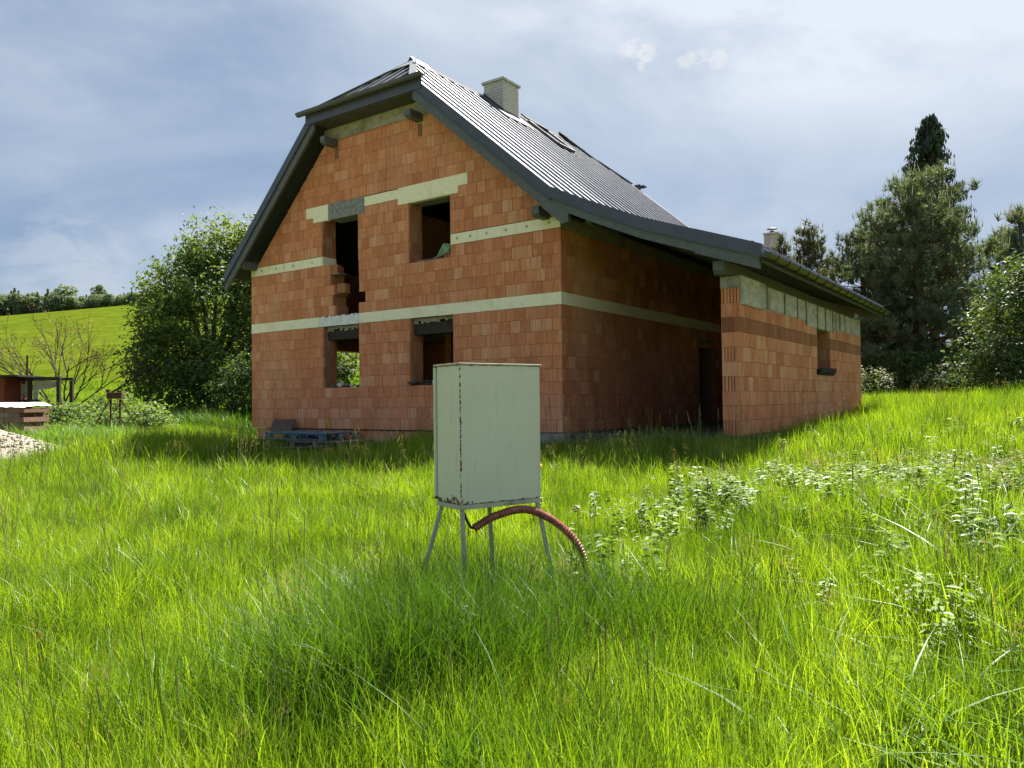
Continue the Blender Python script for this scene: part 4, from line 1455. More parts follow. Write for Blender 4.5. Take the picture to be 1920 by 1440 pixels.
# the white sheet over the right half
sh = MB()
nx_, ny_ = 14, 8
for i in range(nx_ + 1):
    for j in range(ny_ + 1):
        x_, y_ = -0.42 + 1.62 * i / nx_, -0.56 + 1.12 * j / ny_
        edge = min(1.0, (i / nx_) * 5) * min(1, (1 - i / nx_) * 6 + .35) * min(1, j / ny_ * 5 + .15)
        sh.v.append((x_, y_, zg + 0.992 + 0.13 * edge + random.uniform(-0.015, 0.015)))
for i in range(nx_):
    for j in range(ny_):
        a = i * (ny_ + 1) + j
        sh.f.append((a, a + ny_ + 1, a + ny_ + 2, a + 1))
so = sh.obj('white_sheeting', M['foil'], None, (-13.6, 20.2, 0.0), (0, 0, R(-3)), smooth=False)
so.modifiers.new('solid', 'SOLIDIFY').thickness = 0.006
tag(so, 'crumpled white sheeting laid over the right end of the brick stack', 'sheeting')
fp = MB()
for i in range(11):
    for j in range(2):
        fp.v.append((-0.9 + 0.08 * i, -0.6 + 1.0 * j, zg + 1.0 + 0.05 * math.sin(i * 0.62) - (0.10 if i == 10 else 0)))
for i in range(10): fp.f.append((i * 2, i * 2 + 2, i * 2 + 3, i * 2 + 1))
so = fp.obj('roofing_felt', M['felt'], None, (-13.6, 20.2, 0.0), (0, 0, R(-3)))
so.modifiers.new('solid', 'SOLIDIFY').thickness = 0.008
tag(so, 'curled strip of black roofing felt on the brick stack beside the white sheet', 'roofing felt')

sx, sy = -15.95, 23.8
sg = float(gz(sx, sy))
shed = thing('red_shed', 'small red-brown board shed with flat roof at the left edge', 'shed', (sx, sy, sg), R(4))
for i in range(9):
    o = link('board', cached(('shedb',), lambda: MB().box(0, 0.145, -0.02, 0.02, 0.0, 1.95), M['red_wood']), shed, (-1.12 + i * 0.15, 0, 0))
for i in range(8):
    link('board', _cache[('shedb',)], shed, (0.235, 0.03 + i * 0.15, 0), (0, 0, math.pi / 2))
MB().box(-1.15, 0.20, 0.03, 1.25, 0.0, 1.9).obj('shed_frame', M['wood_dark'], shed)
MB().box(-1.3, 0.75, -0.25, 1.4, 1.96, 2.02).obj('shed_roof', M['felt'], shed, bevel=0.006)

tx, ty = -15.45, 24.6
tg = float(gz(tx, ty))
tf = thing('timber_frame', 'dark open timber frame with grey patched panels beside the red shed', 'timber frame', (tx, ty, tg), R(3))
for (x_, y_) in ((-0.62, 0), (0.03, 0), (0.92, 0), (-0.62, 0.8), (0.92, 0.8), (-0.25, 0.5), (0.25, 0.5)):
    MB().box(x_ - 0.05, x_ + 0.05, y_ - 0.05, y_ + 0.05, 0, 1.9 if x_ not in (-0.25, 0.25) else 1.15).obj('post', M['wood_dark'], tf)
for (z_, h_) in ((1.91, 0.09), (1.16, 0.12), (1.05, 0.07)):
    MB().box(-0.68, 0.98 if z_ > 1.9 else 0.35, -0.055, 0.055, z_, z_ + h_).obj('rail', M['wood_dark'], tf)
MB().box(-0.68, 0.98, 0.755, 0.85, 1.91, 2.0).obj('rail', M['wood_dark'], tf)
MB().extrude([(-0.56, 0.07, 1.28), (-0.22, 0.07, 1.28), (-0.25, 0.07, 1.5), (-0.12, 0.07, 1.33), (-0.02, 0.07, 1.3), (-0.02, 0.07, 1.88), (-0.14, 0.07, 1.88), (-0.18, 0.07, 1.76), (-0.28, 0.07, 1.8), (-0.3, 0.07, 1.9), (-0.56, 0.07, 1.9)], (0, 0.015, 0)).obj('grey_panel', M['board_face'], tf)
MB().extrude([(0.09, 0.07, 1.2), (0.24, 0.07, 1.2), (0.26, 0.07, 1.6), (0.55, 0.07, 1.62), (0.85, 0.07, 1.7), (0.85, 0.07, 1.86), (0.09, 0.07, 1.9)], (0, 0.015, 0)).obj('grey_panel', M['board_face'], tf)
MB().beam((-0.6, 0.03, 1.95), (-0.55, 0.3, 0.2), 0.05, 0.05).obj('brace', M['wood_dark'], tf)
MB().beam((0.3, 0.03, 1.2), (0.85, 0.4, 0.3), 0.05, 0.05).obj('brace', M['wood_dark'], tf)
pz_ = float(gz(-16.2, 26.0))
tag(MB().tube([(0, 0, 0), (0.02, 0, 2.75)], 0.032, 8).obj('thin_pole', M['rust'], None, (-16.35, 25.9, pz_)), 'thin dark pole standing up behind the timber frame', 'pole')

rx_, ry_ = -11.25, 21.8
rg = float(gz(rx_, ry_))
rs = thing('rusty_stand', 'rusty iron trestle stand with a box head among the green bushes', 'stand', (rx_, ry_, rg), R(8))
for x_ in (-0.12, 0.13):
    MB().box(x_ - 0.022, x_ + 0.022, -0.022, 0.022, 0, 1.25).obj('post', M['rust'], rs)
MB().box(-0.2, 0.2, -0.10, 0.10, 1.26, 1.44).obj('box_head', M['rust'], rs, bevel=0.01)
MB().box(-0.24, -0.14, -0.05, 0.05, 1.445, 1.52).box(0.06, 0.18, -0.05, 0.05, 1.445, 1.5).obj('clamp', M['rust'], rs)
MB().beam((-0.15, 0, 1.22), (-0.62, 0.05, 0.4), 0.025, 0.025).obj('brace', M['rust'], rs)
MB().beam((0.16, 0, 1.22), (0.62, 0.05, 0.35), 0.025, 0.025).obj('brace', M['rust'], rs)
MB().beam((-0.12, 0, 0.75), (0.13, 0.02, 1.15), 0.015, 0.015).obj('brace', M['rust'], rs)

# pale planks right of the annex
c = h2w(4.55, 10.6)
pw_ = px(1650, 788, 22.5)
tag(MB().box(-0.55, 0.55, -0.18, 0.18, 0, 0.07).box(-0.5, 0.52, -0.15, 0.15, 0.072, 0.12).obj('pale_planks', M['plank'], None, (pw_.x, pw_.y, pw_.z - 0.06), (0, 0, R(-6)), bevel=0.004), 'pale planks lying in the grass behind the annex corner', 'planks')

# ------------------------------------------------------------------ neighbour's house behind the annex
nh = thing('neighbour_house', 'neighbouring house hidden behind the annex, only its white brick chimney showing', 'house', (14.7, 43.0, float(gz(14.7, 43)) - 0.45), R(-30))
MB().box(-4, 4, -4.5, 4.5, 0, 4.2).obj('wall', M['white_wall'], nh)
rf = MB()
rf.extrude([(-4.5, -5, 4.0), (4.5, -5, 4.0), (0, -5, 7.0)], (0, 10, 0))
nroof = rf.obj('roof', M['tile'], nh)
ccx, ccy = 0.0, 0.0
nc = MB().box(ccx - 0.36, ccx + 0.36, ccy - 0.36, ccy + 0.36, 6.6, 8.15).obj('chimney', M['chim_joint'], nh)
rr_ = 15
for r_ in range(rr_):
    for f_ in range(4):
        for c_ in range(3):
            off_ = 0.12 if r_ % 2 else 0
            a0 = -0.37 + c_ * 0.25 + 0.004 - (off_ if c_ else 0)
            a1 = min(0.37, -0.37 + (c_ + 1) * 0.25 - 0.004 - off_ if c_ < 2 else 0.37)
            if a1 - a0 < 0.05: continue
            me_ = cached(('nb', round(a0, 3), round(a1, 3)), lambda: MB().box(a0, a1, -0.372, -0.33, 0.004, 0.096), M['white_brick'])
            link('brick', me_, nc, (ccx, ccy, 6.62 + r_ * 0.1), (0, 0, f_ * math.pi / 2))
MB().box(ccx - 0.42, ccx + 0.42, ccy - 0.42, ccy + 0.42, 8.151, 8.25).obj('chimney_cap', M['white_brick'], nc, bevel=0.01)
cw_ = MB()
cw_.tube([(0, 0, 8.25), (0, 0, 8.38)], 0.13, 10)
cw_.tube([(0, 0, 8.381), (0, 0, 8.5)], 0.02, 6)
cw_.tube([(0, 0, 8.50), (0, 0, 8.53)], [0.30, 0.25], 14)
cw_.obj('cowl', M['black'], nc)

# ------------------------------------------------------------------ foliage tools


def frames(nrm):
    n = nrm / np.linalg.norm(nrm, axis=1, keepdims=True)
    ref = RNG.normal(size=n.shape)
    a = np.cross(n, ref)
    a /= np.linalg.norm(a, axis=1, keepdims=True) + 1e-9
    return n, a, np.cross(n, a)


def leaf_cards(C, nrm, ln, wd, droop=0.15, axis=None):
    """folded diamond leaves: 4 verts, 2 triangles each"""
    k = len(C)
    n, a, b = frames(nrm)
    if axis is not None:
        a = axis / (np.linalg.norm(axis, axis=1, keepdims=True) + 1e-9)
        b = np.cross(n, a)
        b /= np.linalg.norm(b, axis=1, keepdims=True) + 1e-9
        n = np.cross(a, b)
    ln = np.broadcast_to(ln, (k,))[:, None]
    wd = np.broadcast_to(wd, (k,))[:, None]
    p0 = C - a * ln * 0.5
    p1 = C + b * wd * 0.5 + n * wd * 0.12
    p2 = C + a * ln * 0.5 - n * ln * droop
    p3 = C - b * wd * 0.5 + n * wd * 0.12
    V = np.stack([p0, p1, p2, p3], 1).reshape(-1, 3)
    i = np.arange(k)[:, None] * 4
    F = np.concatenate([i + np.array([0, 1, 2]), i + np.array([0, 2, 3])], 0)
    return V, F


def limbs(mb, base, tips, r0, joint=0.45):
    """trunk forks out to the tips"""
    base = Vector(base)
    for t_ in tips:
        t_ = Vector(t_)
        mid_ = base.lerp(t_, joint) + Vector((random.uniform(-.1, .1), random.uniform(-.1, .1), 0.06 * (t_ - base).length))
        mb.tube([base, mid_, t_], [r0, r0 * 0.55, r0 * 0.12], 6)


def broad_tree(name, label, cat, loc, blobs, n_leaf, ln, mat, trunk_h, r0, leaf_w=0.5, group=None, shell=0.55, bark='bark', up=0.5, mats2=None):
    """blobs: list of (cx,cy,cz,rx,ry,rz) in local coords"""
    t = thing(name, label, cat, loc, 0, group)
    mb = MB()
    mb.tube([(0, 0, -0.2), (0.03, 0.02, trunk_h * 0.5), (0.0, 0, trunk_h)], [r0 * 1.2, r0, r0 * 0.8], 8)
    tips = []
    for (cx_, cy_, cz_, a_, b_, c_) in blobs:
        tips.append((cx_, cy_, cz_))
        for q in range(3):
            d = np.array([random.gauss(0, 1), random.gauss(0, 1), abs(random.gauss(0, 1))])
            d /= np.linalg.norm(d)
            mb.tube([(cx_, cy_, cz_), (cx_ + d[0] * a_ * .75, cy_ + d[1] * b_ * .75, cz_ + d[2] * c_ * .75)], [r0 * 0.14, r0 * 0.03], 5)
    limbs(mb, (0, 0, trunk_h * 0.95), tips, r0 * 0.5)
    mb.obj('trunk', M[bark], t)
    B = np.array(blobs)
    vol = (B[:, 3] * B[:, 4] * B[:, 5]) ** 0.75
    # twig clusters on the blobs' shells, leaves round each twig
    ncl = max(20, n_leaf // 22)
    ids = RNG.choice(len(B), ncl, p=vol / vol.sum())
    d = RNG.normal(size=(ncl, 3))
    d /= np.linalg.norm(d, axis=1, keepdims=True)
    rad_ = shell + (1.08 - shell) * RNG.random(ncl) ** 0.55
    cc = B[ids, :3] + d * B[ids, 3:6] * rad_[:, None]
    per = RNG.integers(10, 34, ncl)
    rep = np.repeat(np.arange(ncl), per)
    spread = RNG.uniform(0.6, 1.5, ncl)[rep, None] * ln * 1.25
    C = cc[rep] + RNG.normal(size=(len(rep), 3)) * spread * np.array([1, 1, 0.7])
    nr = d[rep] * 0.6 + np.array([0, 0, up]) + RNG.normal(size=(len(rep), 3)) * 0.6
    l_ = ln * RNG.uniform(0.6, 1.3, len(rep))
    V, F = leaf_cards(C, nr, l_, l_ * leaf_w)
    me = mesh_np('crown', V, F, M[mat])
    link('crown', me, t)
    return t, B


def blob_set(n, R_, H, zc, lump, flat=1.0, seed=0):
    rr_ = np.random.default_rng(seed)
    out_ = [(0, 0, zc, R_ * 0.72, R_ * 0.72 * flat, H * 0.62)]
    for i in range(n):
        th = 2 * np.pi * i / n * 2.4 + rr_.uniform(0, .8)
        ph = rr_.uniform(-0.75, 1.0)
        q = math.sqrt(max(0, 1 - ph * ph * 0.85))
        s_ = lump * rr_.uniform(0.7, 1.25)
        out_.append((math.cos(th) * R_ * 0.72 * q, math.sin(th) * R_ * 0.72 * q * flat, zc + ph * H * 0.72, s_, s_, s_ * 0.8))
    return out_


# the big walnut tree left of the house
bl = [(0, 0, 4.3, 3.0, 2.8, 3.6), (-1.9, -0.5, 3.0, 1.6, 1.5, 1.3), (-1.4, 0, 5.9, 1.6, 1.5, 1.4), (0.4, 0, 7.8, 1.5, 1.4, 1.3), (1.7, 0.3, 7.1, 1.5, 1.4, 1.4), (2.3, 0, 4.8, 1.6, 1.5, 1.8),
      (-2.7, 0.2, 1.9, 1.2, 1.2, 0.9), (-0.7, 0.3, 7.2, 1.2, 1.2, 1.1), (-2.1, 0.2, 4.5, 1.3, 1.2, 1.1), (1.0, -0.8, 2.2, 2.0, 1.5, 1.5), (2.9, -0.2, 6.2, 1.2, 1.2, 1.2), (-0.9, -1.4, 1.4, 1.8, 1.2, 1.1), (1.6, 0.5, 8.3, 0.9, 0.9, 0.8)]
bl = [tuple(q * 0.91 for q in b) for b in bl]
broad_tree('walnut_tree', 'tall dense broadleaf tree towering left of the house', 'tree', (-12.3, 31.5, float(gz(-12.3, 31.5))), bl, 34000, 0.20, 'walnut', 2.0, 0.24, 0.45, shell=0.38)
# dark elder bush between the walnut tree and the house corner
bl = [(0, 0, 1.5, 1.3, 1.2, 1.4), (0.7, 0.2, 2.5, 1.0, 0.9, 1.0), (-0.8, 0, 1.1, 1.0, 1.0, 1.0), (0.9, 0.2, 3.6, 0.8, 0.8, 0.9)]
broad_tree('dark_bush', 'dark green bush in shade between the walnut tree and the house corner', 'bush', (-9.0, 27.4, float(gz(-9.0, 27.4))), bl, 6500, 0.16, 'elder', 0.5, 0.08, 0.5)
# bushes visible through the lower window
for i, (x_, y_, lb) in enumerate(((-8.3, 30.4, 'dark bush seen through the lower left window opening'),)):
    bl = blob_set(6, 1.8, 2.2, 2.0, 0.9, seed=30 + i)
    broad_tree('backyard_bush', lb, 'bush', (x_, y_, float(gz(x_, y_))), bl, 9000, 0.2, 'hedge', 0.8, 0.1, 0.5)
# sunlit leafy bushes around the rusty stand
for i, (x_, y_, r_, h_, lb) in enumerate(((-13.1, 24.4, 1.5, 0.75, 'broad pale green leafy bush left of the rusty stand'), (-11.5, 23.4, 1.25, 0.5, 'low pale green bush behind the rusty stand'), (-12.7, 22.5, 1.2, 0.3, 'low rounded weed thicket in front of the pale green bush'))):
    bl = blob_set(8, r_, h_, h_ * 0.75, 0.5 * r_ * 0.6, seed=50 + i)
    broad_tree('leafy_bush', lb, 'bush', (x_, y_, float(gz(x_, y_))), bl, 7000, 0.12, 'bushleaf', 0.3, 0.03, 0.6, group='leafy bushes by the rusty stand')

# nearly bare spreading shrub
def bare_shrub():
    loc = (-17.3, 29.5)
    g = float(gz(*loc))
    t = thing('bare_shrub', 'spreading almost leafless shrub with thin dark twigs before the hill', 'shrub', (loc[0], loc[1], g))
    mb = MB()
    tips = []
    rr_ = random.Random(5)

    def grow(p, d, ln, r_, lev):
        q = p + d * ln * 0.5 + Vector((rr_.uniform(-.05, .05), rr_.uniform(-.05, .05), 0)) * ln
        e = p + d * ln + Vector((0, 0, 0.04 * ln))
        mb.tube([p, q, e], [r_, r_ * 0.8, r_ * 0.55], 5, False)
        tips.append(e)
        tips.append(q)
        if lev == 0: return
        for _ in range(3 if lev > 1 else 2):
            nd = (d + Vector((rr_.gauss(0, .42), rr_.gauss(0, .42), rr_.gauss(0.06, .32)))).normalized()
            grow(p.lerp(e, rr_.uniform(0.5, 1.0)), nd, ln * rr_.uniform(0.5, 0.75), r_ * 0.55, lev - 1)

    for i in range(11):
        a = math.pi * (0.06 + 0.88 * i / 10)
        d = Vector((math.cos(a) * 1.0, rr_.uniform(-.45, .45), 0.32 + 0.75 * math.sin(a))).normalized()
        grow(Vector((rr_.uniform(-.2, .2), rr_.uniform(-.2, .2), 0.5)), d, rr_.uniform(1.7, 2.3), 0.036, 4)
    mb.tube([(0, 0, -0.1), (0, 0, 0.6)], [0.12, 0.1], 7)
    mb.obj('trunk', M['bark'], t)
    T = np.array([tuple(p) for p in tips])
    T = T[RNG.random(len(T)) < 0.8]
    C = T + RNG.normal(size=T.shape) * 0.05
    V, F = leaf_cards(C, RNG.normal(size=C.shape) + np.array([0, 0, .4]), 0.075, 0.045)
    link('crown', mesh_np('crown', V, F, M['reddish']), t)


bare_shrub()

# ------------------------------------------------------------------ conifers


def tuft_mesh(n, ln, wd, up=0.5):
    d = RNG.normal(size=(n, 3))
    d[:, 2] = np.abs(d[:, 2]) * 0.6 + up
    d /= np.linalg.norm(d, axis=1, keepdims=True)
    s = np.cross(d, RNG.normal(size=(n, 3)))
    s /= np.linalg.norm(s, axis=1, keepdims=True)
    l_ = ln * RNG.uniform(0.6, 1.1, n)[:, None]
    root = d * 0.0 + np.stack([np.zeros(n), np.zeros(n), RNG.uniform(-0.6, 0.2, n) * ln], -1)
    V = np.stack([root - s * wd, root + s * wd, root + d * l_], 1)
    return V.reshape(-1, 3)


def conifer(name, label, loc, H, R_, mat, n_whorl, per, tufts, ln, seed, candles=True, group=None, bare=0.12, power=0.8, rx=1.0):
    rr_ = np.random.default_rng(seed)
    rnd = random.Random(seed)
    t = thing(name, label, 'tree', loc, 0, group)
    mb = MB()
    mb.tube([(0, 0, -0.3), (0.05, 0, H * 0.3), (-0.03, 0.03, H * 0.65), (0, 0, H * 0.97)], [R_ * 0.085, R_ * 0.07, R_ * 0.04, 0.02], 8)
    pts, dirs, top = [], [], []
    for w in range(n_whorl):
        f = bare + (0.97 - bare) * (w + rnd.uniform(-.25, .25)) / n_whorl
        zc = H * f
        reach = R_ * min(1.0, (1.02 - f) / (1 - bare)) ** power * rnd.uniform(0.75, 1.1)
        if f < 0.3: reach *= 0.8 + 0.6 * f
        k_ = per + rnd.randint(-1, 1)
        for b in range(k_):
            az = 2 * math.pi * (b + rnd.uniform(-.3, .3)) / k_ + w * 1.1
            rch = reach * rnd.uniform(0.65, 1.1)
            rise = rch * rnd.uniform(0.12, 0.55) * (0.6 + f)
            p0 = Vector((0, 0, zc))
            p1 = Vector((math.cos(az) * rch * 0.55 * rx, math.sin(az) * rch * 0.55, zc + rise * 0.25))
            p2 = Vector((math.cos(az) * rch * rx, math.sin(az) * rch, zc + rise))
            mb.tube([p0, p1, p2], [0.045 * (1.1 - f) * R_ * .45, 0.03 * (1.1 - f) * R_ * .4, 0.008], 5, False)
            nt_ = max(4, int(tufts * (rch / R_)))
            for q in range(nt_):
                s_ = rnd.uniform(0.22, 1.0) ** 0.75
                c = p0.lerp(p1, s_ * 2) if s_ < 0.5 else p1.lerp(p2, s_ * 2 - 1)
                sp = 0.24 * rch * (1.25 - s_) + 0.07
                c = c + Vector((rnd.gauss(0, sp), rnd.gauss(0, sp), abs(rnd.gauss(0, sp * 0.55))))
                pts.append(tuple(c))
            for q in range(2 if f > 0.5 else 0):
                top.append(tuple(p2 + Vector((rnd.gauss(0, .12), rnd.gauss(0, .12), 0.05))))
    for q in range(9):
        pts.append((rnd.gauss(0, .08), rnd.gauss(0, .08), H * rnd.uniform(0.9, 1.0)))
    mb.obj('trunk', M['bark_pine'], t)
    P = np.array(pts)
    variants = [tuft_mesh(26, ln, ln * 0.035 + 0.006) for _ in range(6)]
    nv = len(variants[0])
    sc = rr_.uniform(0.7, 1.25, len(P))
    V = np.empty((len(P), nv, 3))
    for i in range(len(P)):
        V[i] = variants[i % 6] * sc[i] + P[i]
    F = np.arange(len(P) * nv).reshape(-1, 3)
    link('crown', mesh_np('crown', V.reshape(-1, 3), F, M[mat]), t)
    if candles:
        T = np.array(top + [(0, 0, H)])
        k_ = 2
        C = np.repeat(T, k_, 0) + rr_.normal(size=(len(T) * k_, 3)) * np.array([.16, .16, .06])
        hh = rr_.uniform(0.22, 0.55, len(C)) * (0.6 + 0.05 * H)
        q = 0.02
        V = np.stack([C + [q, 0, 0], C + [-q * .5, q * .87, 0], C + [-q * .5, -q * .87, 0], C + np.stack([rr_.normal(0, .04, len(C)), rr_.normal(0, .04, len(C)), hh], -1)], 1).reshape(-1, 3)
        i = np.arange(len(C))[:, None] * 4
        F = np.concatenate([i + np.array(a) for a in ((0, 1, 3), (1, 2, 3), (2, 0, 3))], 0)
        link('candles', mesh_np('candles', V, F, M['candle']), t)['kind'] = 'stuff'
    return t


def G3(x, y): return (x, y, float(gz(x, y)))


conifer('pine_tree', 'big broad dark pine with upright pale shoots right of the annex', G3(17.0, 32.0), 9.2, 3.7, 'pine', 17, 8, 34, 0.34, 1, power=0.55)
conifer('pine_tree', 'dark pine at the right edge beside the big broad one', G3(22.0, 33.0), 8.0, 2.9, 'pine', 14, 7, 27, 0.34, 2, power=0.6)
conifer('pine_tree', 'slender young pine standing alone against the sky behind the annex roof', G3(14.6, 37.5), 7.7, 2.0, 'pine_warm', 12, 6, 17, 0.34, 3, bare=0.3)
conifer('pine_tree', 'brownish rounded pine between the slender pine and the big broad one', G3(15.9, 34.5), 7.2, 2.6, 'pine_warm', 12, 7, 28, 0.32, 4, candles=False, power=0.45)
conifer('pine_tree', 'low pine top peeping over the annex gutter left of the slender pine', G3(12.9, 36.5), 7.0, 1.9, 'pine_warm', 11, 6, 20, 0.32, 6)


def cypress():
    loc = G3(22.6, 41.0)
    t = thing('weeping_cypress', 'tall narrow blackish cypress with drooping sprays behind the big pine', 'tree', loc)
    H = 14.1
    mb = MB()
    mb.tube([(0, 0, -.3), (0, 0, H * .5), (0.05, 0, H)], [0.3, 0.17, 0.03], 8)
    P, A = [], []
    rnd = random.Random(8)
    for w in range(46):
        f = 0.35 + 0.65 * w / 46
        reach = 3.0 * (1.03 - f) ** 0.62 * 0.92
        for b in range(6):
            az = rnd.uniform(0, 6.283)
            rc = reach * rnd.uniform(0.45, 1.2)
            p0 = Vector((0, 0, H * f))
            p2 = Vector((math.cos(az) * rc, math.sin(az) * rc, H * f + rnd.uniform(-.15, .25)))
            mb.tube([p0, p2], [0.035, 0.01], 4, False)
            for q in range(10):
                s_ = rnd.uniform(0.3, 1.1)
                c = p0.lerp(p2, s_)
                for j in range(4):
                    P.append((c.x + rnd.gauss(0, .1), c.y + rnd.gauss(0, .1), c.z - rnd.uniform(0.0, 0.5)))
                    A.append((rnd.gauss(0, .25), rnd.gauss(0, .25), -1))
    mb.obj('trunk', M['bark'], t)
    P, A = np.array(P), np.array(A)
    V, F = leaf_cards(P, RNG.normal(size=P.shape), RNG.uniform(.2, .42, len(P)), 0.1, 0.05, A)
    link('crown', mesh_np('crown', V, F, M['cypress']), t)


cypress()

# clipped hedge along the right boundary and the undergrowth at its foot
def hedge():
    t = thing('hedge', 'long clipped dark green hedge along the right boundary', 'hedge', (0, 0, 0))
    mb = MB()
    n = 9000
    u = RNG.random(n)
    x = 9.6 + u * 16.5
    y0 = 29.8 - (x - 9.6) * 0.12
    face = RNG.random(n)
    top = face < 0.25
    g_ = gz(x, y0)
    hgt = 1.72
    z = np.where(top, hgt + RNG.normal(0, .03, n), RNG.random(n) * hgt)
    y = np.where(top, y0 + RNG.random(n) * 0.9, y0 + RNG.normal(0, .05, n))
    C = np.stack([x, y, g_ + z], -1)
    nr = np.where(top[:, None], np.array([[0, 0, 1.0]]), np.array([[0, -1.0, 0.25]])) + RNG.normal(size=(n, 3)) * 0.5
    V, F = leaf_cards(C, nr, RNG.uniform(.08, .17, n), 0.08)
    for i in range(12):
        xa, xb = 9.6 + 16.5 * i / 12, 9.6 + 16.5 * (i + 1) / 12
        ya = 29.8 - (xa - 9.6) * 0.12
        ga = float(gz(xa, ya))
        mb.box(xa, xb - 0.001, ya + 0.12, ya + 0.78, ga - 0.1, ga + 1.60)
    mb.obj('core', M['hedge'], t)
    link('leaves', mesh_np('leaves', V, F, M['hedge']), t)


hedge()
for i, (x_, y_, s_, lb) in enumerate(((12.6, 27.5, 0.75, 'low bush with pale flower heads at the foot of the hedge near the annex corner'), (15.2, 27.2, 0.8, 'low bush with pale flower heads in the middle of the hedge foot'), (17.3, 26.5, 0.8, 'low flowering bush at the hedge foot beside the big elder'))):
    bl = blob_set(6, s_ * 1.15, s_ * 0.8, s_ * 0.7, 0.45, seed=70 + i)
    t, B = broad_tree('flowering_bush', lb, 'bush', G3(x_, y_), bl, 2600, 0.13, 'elder', 0.3, 0.04, 0.55, group='flowering bushes along the hedge')
    d = RNG.normal(size=(40, 3)); d[:, 2] = np.abs(d[:, 2]); d[:, 1] = -np.abs(d[:, 1]); d /= np.linalg.norm(d, axis=1, keepdims=True)
    C = np.array([0, 0, s_ * .7]) + d * np.array([s_ * 1.3, s_ * 1.2, s_ * 1.0])
    C = np.repeat(C, 6, 0) + RNG.normal(size=(240, 3)) * 0.06
    V, F = leaf_cards(C, np.tile([[0, -.5, 1.0]], (240, 1)) + RNG.normal(size=(240, 3)) * .3, 0.09, 0.07)
    link('blossoms_lit_leaves', mesh_np('blossoms_lit_leaves', V, F, M['flower']), t)['kind'] = 'stuff'
# the large elder at the right edge
bl = [(0.3, 0, 2.3, 1.7, 1.4, 1.6), (-0.9, -0.3, 1.5, 1.1, 1.0, 0.9), (0.9, -0.2, 3.4, 1.3, 1.1, 1.0), (-0.2, -0.6, 2.7, 1.0, 1.0, 0.9), (-1.6, -0.3, 0.9, 0.9, 0.9, 0.6), (0.3, -0.9, 1.2, 1.2, 1.0, 0.9), (1.5, 0, 2.2, 1.2, 1.2, 1.4)]
t, B = broad_tree('elder_bush', 'large leafy elder bush with cream blossom and painted-in sunlit leaf clumps at the right edge', 'bush', G3(15.3, 22.8), [tuple((b[0], b[1], b[2] * 1.12, b[3], b[4], b[5] * 1.1)) for b in bl], 12000, 0.17, 'elder', 0.9, 0.09, 0.45, up=0.8)
n = 80
ids = RNG.choice(len(B), n)
d = RNG.normal(size=(n, 3)); d[:, 2] = np.abs(d[:, 2]) * .9; d[:, 1] = -np.abs(d[:, 1]); d /= np.linalg.norm(d, axis=1, keepdims=True)
C = B[ids, :3] + d * B[ids, 3:6] * 1.06
C = np.repeat(C, 7, 0) + RNG.normal(size=(n * 7, 3)) * np.array([.09, .09, .03])
V, F = leaf_cards(C, np.tile([[0, -.3, 1.0]], (len(C), 1)) + RNG.normal(size=C.shape) * .25, 0.075, 0.06)
link('blossoms_lit_leaves', mesh_np('blossoms_lit_leaves', V, F, M['flower']), t)['kind'] = 'stuff'  # cream cards paint in sunlit leaf clumps on the elder

# ------------------------------------------------------------------ instancing helper for stuff


def instancer(name, sources, P, idx, rotz, tilt, scl, label=None):
    """one object: points with attributes, geometry nodes put a source clump on each"""
    col = bpy.data.collections.new(name + '_clumps')
    for i, me_ in enumerate(sources):
        o = bpy.data.objects.new('%s_clump_%02d' % (name, i), me_)
        col.objects.link(o)
    n = len(P)
    me = bpy.data.meshes.new(name)
    me.vertices.add(n)
    me.vertices.foreach_set('co', np.ascontiguousarray(P, dtype=np.float32).ravel())
    a = me.attributes.new('idx', 'INT', 'POINT'); a.data.foreach_set('value', np.ascontiguousarray(idx, dtype=np.int32))
    a = me.attributes.new('rot', 'FLOAT_VECTOR', 'POINT')
    rv = np.stack([tilt[:, 0], tilt[:, 1], rotz], -1).astype(np.float32)
    a.data.foreach_set('vector', np.ascontiguousarray(rv).ravel())
    a = me.attributes.new('scl', 'FLOAT', 'POINT'); a.data.foreach_set('value', np.ascontiguousarray(scl, dtype=np.float32))
    o = link(name, me)
    ng = bpy.data.node_groups.new(name + '_nodes', 'GeometryNodeTree')
    ng.interface.new_socket('Geometry', in_out='INPUT', socket_type='NodeSocketGeometry')
    ng.interface.new_socket('Geometry', in_out='OUTPUT', socket_type='NodeSocketGeometry')
    gi = ng.nodes.new('NodeGroupInput'); go = ng.nodes.new('NodeGroupOutput')
    iop = ng.nodes.new('GeometryNodeInstanceOnPoints')
    ci = ng.nodes.new('GeometryNodeCollectionInfo')
    ci.inputs['Collection'].default_value = col
    ci.inputs['Separate Children'].default_value = True
    ci.inputs['Reset Children'].default_value = True

    def attr(nm, ty):
        q = ng.nodes.new('GeometryNodeInputNamedAttribute')
        q.data_type = ty
        q.inputs['Name'].default_value = nm
        return q.outputs['Attribute']
    ng.links.new(gi.outputs[0], iop.inputs['Points'])
    ng.links.new(ci.outputs[0], iop.inputs['Instance'])
    iop.inputs['Pick Instance'].default_value = True
    ng.links.new(attr('idx', 'INT'), iop.inputs['Instance Index'])
    e2r = ng.nodes.new('FunctionNodeEulerToRotation')
    ng.links.new(attr('rot', 'FLOAT_VECTOR'), e2r.inputs[0])
    ng.links.new(e2r.outputs[0], iop.inputs['Rotation'])
    ng.links.new(attr('scl', 'FLOAT'), iop.inputs['Scale'])
    ng.links.new(iop.outputs[0], go.inputs[0])
    md = o.modifiers.new('scatter', 'NODES')
    md.node_group = ng
    tag(o, label, None, None, 'stuff')
    return o


# ------------------------------------------------------------------ forest on the ridge


